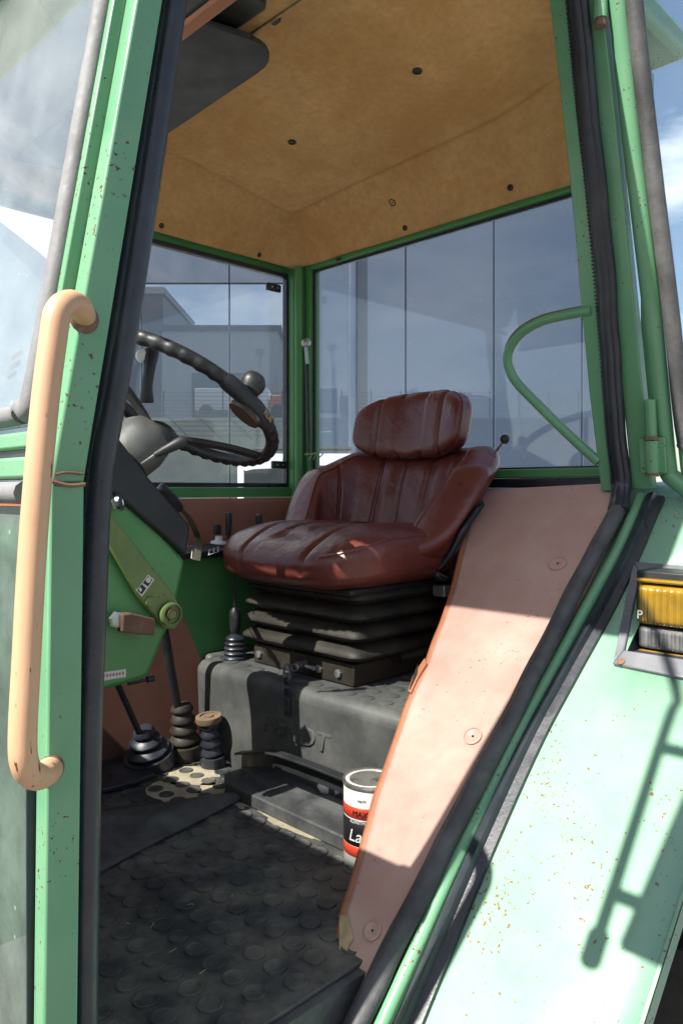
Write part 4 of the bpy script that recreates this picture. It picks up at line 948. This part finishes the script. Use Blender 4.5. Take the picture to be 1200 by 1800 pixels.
make('adjuster', MB().tube([Vector((1.332, .645, -.455)), Vector((1.30, .645, -.455))], .009, 8).tube([Vector((1.318, .63, -.458)), Vector((1.318, .60, -.458))], .006, 8), M['steel'], bs)
make('seat_pan', MB().box(1.31, 1.78, .46, .89, -.262, -.243).box(1.70, 1.86, .42, .93, -.30, -.25), M['black'], ST, bevel=.008)
make('seat_rail', MB().box(1.6, 1.88, .40, .44, -.285, -.255).box(1.66, 1.8, .41, .47, -.25, -.22), M['steel'], ST, bevel=.003)

# ================================================================== THINGS LYING IN THE CAB
FM = empty('floor_mat', (.8, .55, EYE + FL - .008), 'black studded rubber mat covering the cab floor', 'mat')
mt_ = MB(); mt_.prism([Vector((.37, .015, FL - .0075)), Vector((1.06, .015, FL - .0075)), Vector((1.11, .1, FL - .0075)), Vector((1.24, .16, FL - .0075)), Vector((1.24, 1.22, FL - .0075)), Vector((.37, 1.22, FL - .0075))], (0, 0, .0075))
make('sheet', mt_, M['mat'], FM, bevel=.002)
su = MB(); dxs = .0615
for i in range(15):
    for j in range(24):
        x = .40 + i * dxs; y = .05 + j * .0505 + (i % 2) * .025
        if x > 1.22 or y > 1.2 or (x > .98 and y < .17): continue
        r_ = .0195 * (1 + .04 * random.uniform(-1, 1))
        su.lathe([(r_, 0), (r_ * .97, .0032), (r_ * .86, .0040), (r_ * .78, .0026), (r_ * .3, .0022), (.0004, .0022)], (x + random.uniform(-.001, .001), y, FL), (0, 0, 1), 18)
make('stud', su, M['mat'], FM, kind='stuff')
# smooth rubber offcut laid over the mat
def sheet(u, v):
    a = PH(130, 1560, FL).lerp(PH(448, 1400, FL), u); b = PH(120, 1440, FL).lerp(PH(445, 1396, FL), u); p = a.lerp(b, v)
    return p + Vector((0, 0, .010 + .006 * math.sin(v * 3.1) + .004 * mnoise.noise(p * 7)))
o = make('rubber_offcut', MB().grid(30, 14, sheet), M['rubber_dusty'], smooth=True, label='smooth black rubber strip lying across the studded floor mat', cat='rubber strip', recalc=False)
md = o.modifiers.new('solid', 'SOLIDIFY'); md.thickness = .008; md.offset = -1
tri = [PH(160, 1335, FL), PH(205, 1322, FL), PH(240, 1345, FL), PH(272, 1372, FL), PH(240, 1384, FL), PH(200, 1396, FL), PH(160, 1404, FL)]
make('floor_flap', MB().prism([p + Vector((0, 0, .006)) for p in tri], (0, 0, .012)), M['rubber'], label='black pointed rubber flap lying beneath the steering console', cat='rubber flap', bevel=.003)
# paint can
cb = A(.057, 1.535, FL); CR = .0535; CH = .168
PC = empty('paint_can', (cb.x, cb.y, EYE + FL), 'white, orange and black paint tin with a stained lid behind the brown trim', 'paint tin')
def band(nm, h0, h1, mt, rr=CR, n=40): return make(nm, MB().lathe([(rr - .001, h0), (rr, h0 + .0006), (rr, h1 - .0006), (rr - .001, h1)], cb, (0, 0, 1), n), mt, PC, angle=60)
band('body', .0, CH, M['label_w'], CR - .0008)
band('black_band', .050, .102, M['label_b'], CR - .0002)
band('orange_band', .104, .127, M['label_r'], CR - .0002); band('lower_orange_band', .028, .0495, M['label_r'], CR - .0004)
make('lid', MB().lathe([(CR + .0015, CH - .006), (CR + .0025, CH - .002), (CR + .001, CH + .002), (CR - .004, CH + .001), (CR - .006, CH - .003), (CR - .011, CH - .003), (CR - .012, CH + .0002), (.0005, CH + .0002)], cb, (0, 0, 1), 40), M['tin'], PC)
def curved_text(s, size, h, ang, mt, nm, shear=0):
    t = text_mb(s, size, .0003, (1, 0, 0), (0, 0, 1), (0, 0, 0), shear=shear)
    for i, v in enumerate(t.v):
        a = ang - v.x / CR if False else ang + v.x / CR
        rr = CR + .0006 - v.y * .5
        t.v[i] = Vector((cb.x + rr * math.cos(a), cb.y + rr * math.sin(a), h + FL + v.z))
    make(nm, t, mt, PC)
tocam = math.atan2(-YC - cb.y, 0 - cb.x)
curved_text('Lack', .034, .070, tocam - .30, M['label_w'], 'script_lettering', .25)
curved_text('KUNSTHARZ', .0085, .0985, tocam - .32, M['label_w'], 'small_lettering')
curved_text('MATT', .0065, .141, tocam - .30, M['label_b'], 'shade_lettering')
curved_text('MAXI', .015, .115, tocam - .35, M['label_b'], 'band_lettering', .1)
# white plastic plug on the plank
pq = PH(583, 1392, FL + .034)
PG = empty('plastic_plug', (pq.x, pq.y, EYE + FL + .032), 'small white plastic connector lying on the black foot plank', 'connector')
make('cap', MB().lathe([(.017, 0), (.019, .004), (.019, .020), (.015, .023), (.0005, .023)], pq + Vector((0, .014, .0)), (-.5, .2, 1), 8), M['white'], PG)
make('stub', MB().lathe([(.013, 0), (.015, .003), (.015, .034), (.010, .036), (.0005, .036)], pq + Vector((.004, -.022, .002)), (-.3, -.5, 1), 8), M['white'], PG)
make('cross_pin', MB().tube([pq + Vector((0, .014, .016)), pq + Vector((.004, -.026, .026))], .009, 10), M['white'], PG)
# scrap of paper by the foot button
pa_ = MB(); pa_.prism([PH(x, y, FL + .005) for x, y in ((376, 1326), (388, 1332), (398, 1329), (408, 1336), (404, 1343), (382, 1341), (368, 1334))], (0, 0, .003)); make('paper_scrap', pa_, M['paper'], label='pale torn paper scrap on the floor beside the ribbed foot button', cat='paper')

# dry dirt, its pale colour also painting sun patches by the levers; straw bits
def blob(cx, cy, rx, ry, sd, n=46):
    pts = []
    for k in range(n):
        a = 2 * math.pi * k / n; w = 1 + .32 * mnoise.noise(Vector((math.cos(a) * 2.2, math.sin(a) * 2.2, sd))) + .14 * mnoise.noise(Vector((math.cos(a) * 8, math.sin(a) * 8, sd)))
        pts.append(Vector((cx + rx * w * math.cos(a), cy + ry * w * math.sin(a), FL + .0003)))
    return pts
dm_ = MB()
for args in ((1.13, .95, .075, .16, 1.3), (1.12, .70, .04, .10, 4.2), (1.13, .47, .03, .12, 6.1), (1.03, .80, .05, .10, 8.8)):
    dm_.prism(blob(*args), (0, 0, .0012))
make('sun_patch_dirt', dm_, M['sand'], smooth=False, kind='stuff', label='dry dirt paled to paint the sunlit patches on the floor mat by the boots', cat='dirt')
sw_ = MB()
for k in range(22):
    x, y = random.uniform(.62, 1.2), random.uniform(.1, 1.05); a = random.uniform(0, 6.28); l = random.uniform(.006, .02)
    sw_.tube([Vector((x, y, FL + .0055)), Vector((x + .5 * l * math.cos(a + .5), y + .5 * l * math.sin(a + .5), FL + .0085)), Vector((x + l * math.cos(a), y + l * math.sin(a), FL + .0055))], .0006, 4)
make('straw', sw_, M['foam'], kind='stuff', label='short bits of straw scattered over the floor mat', cat='straw')
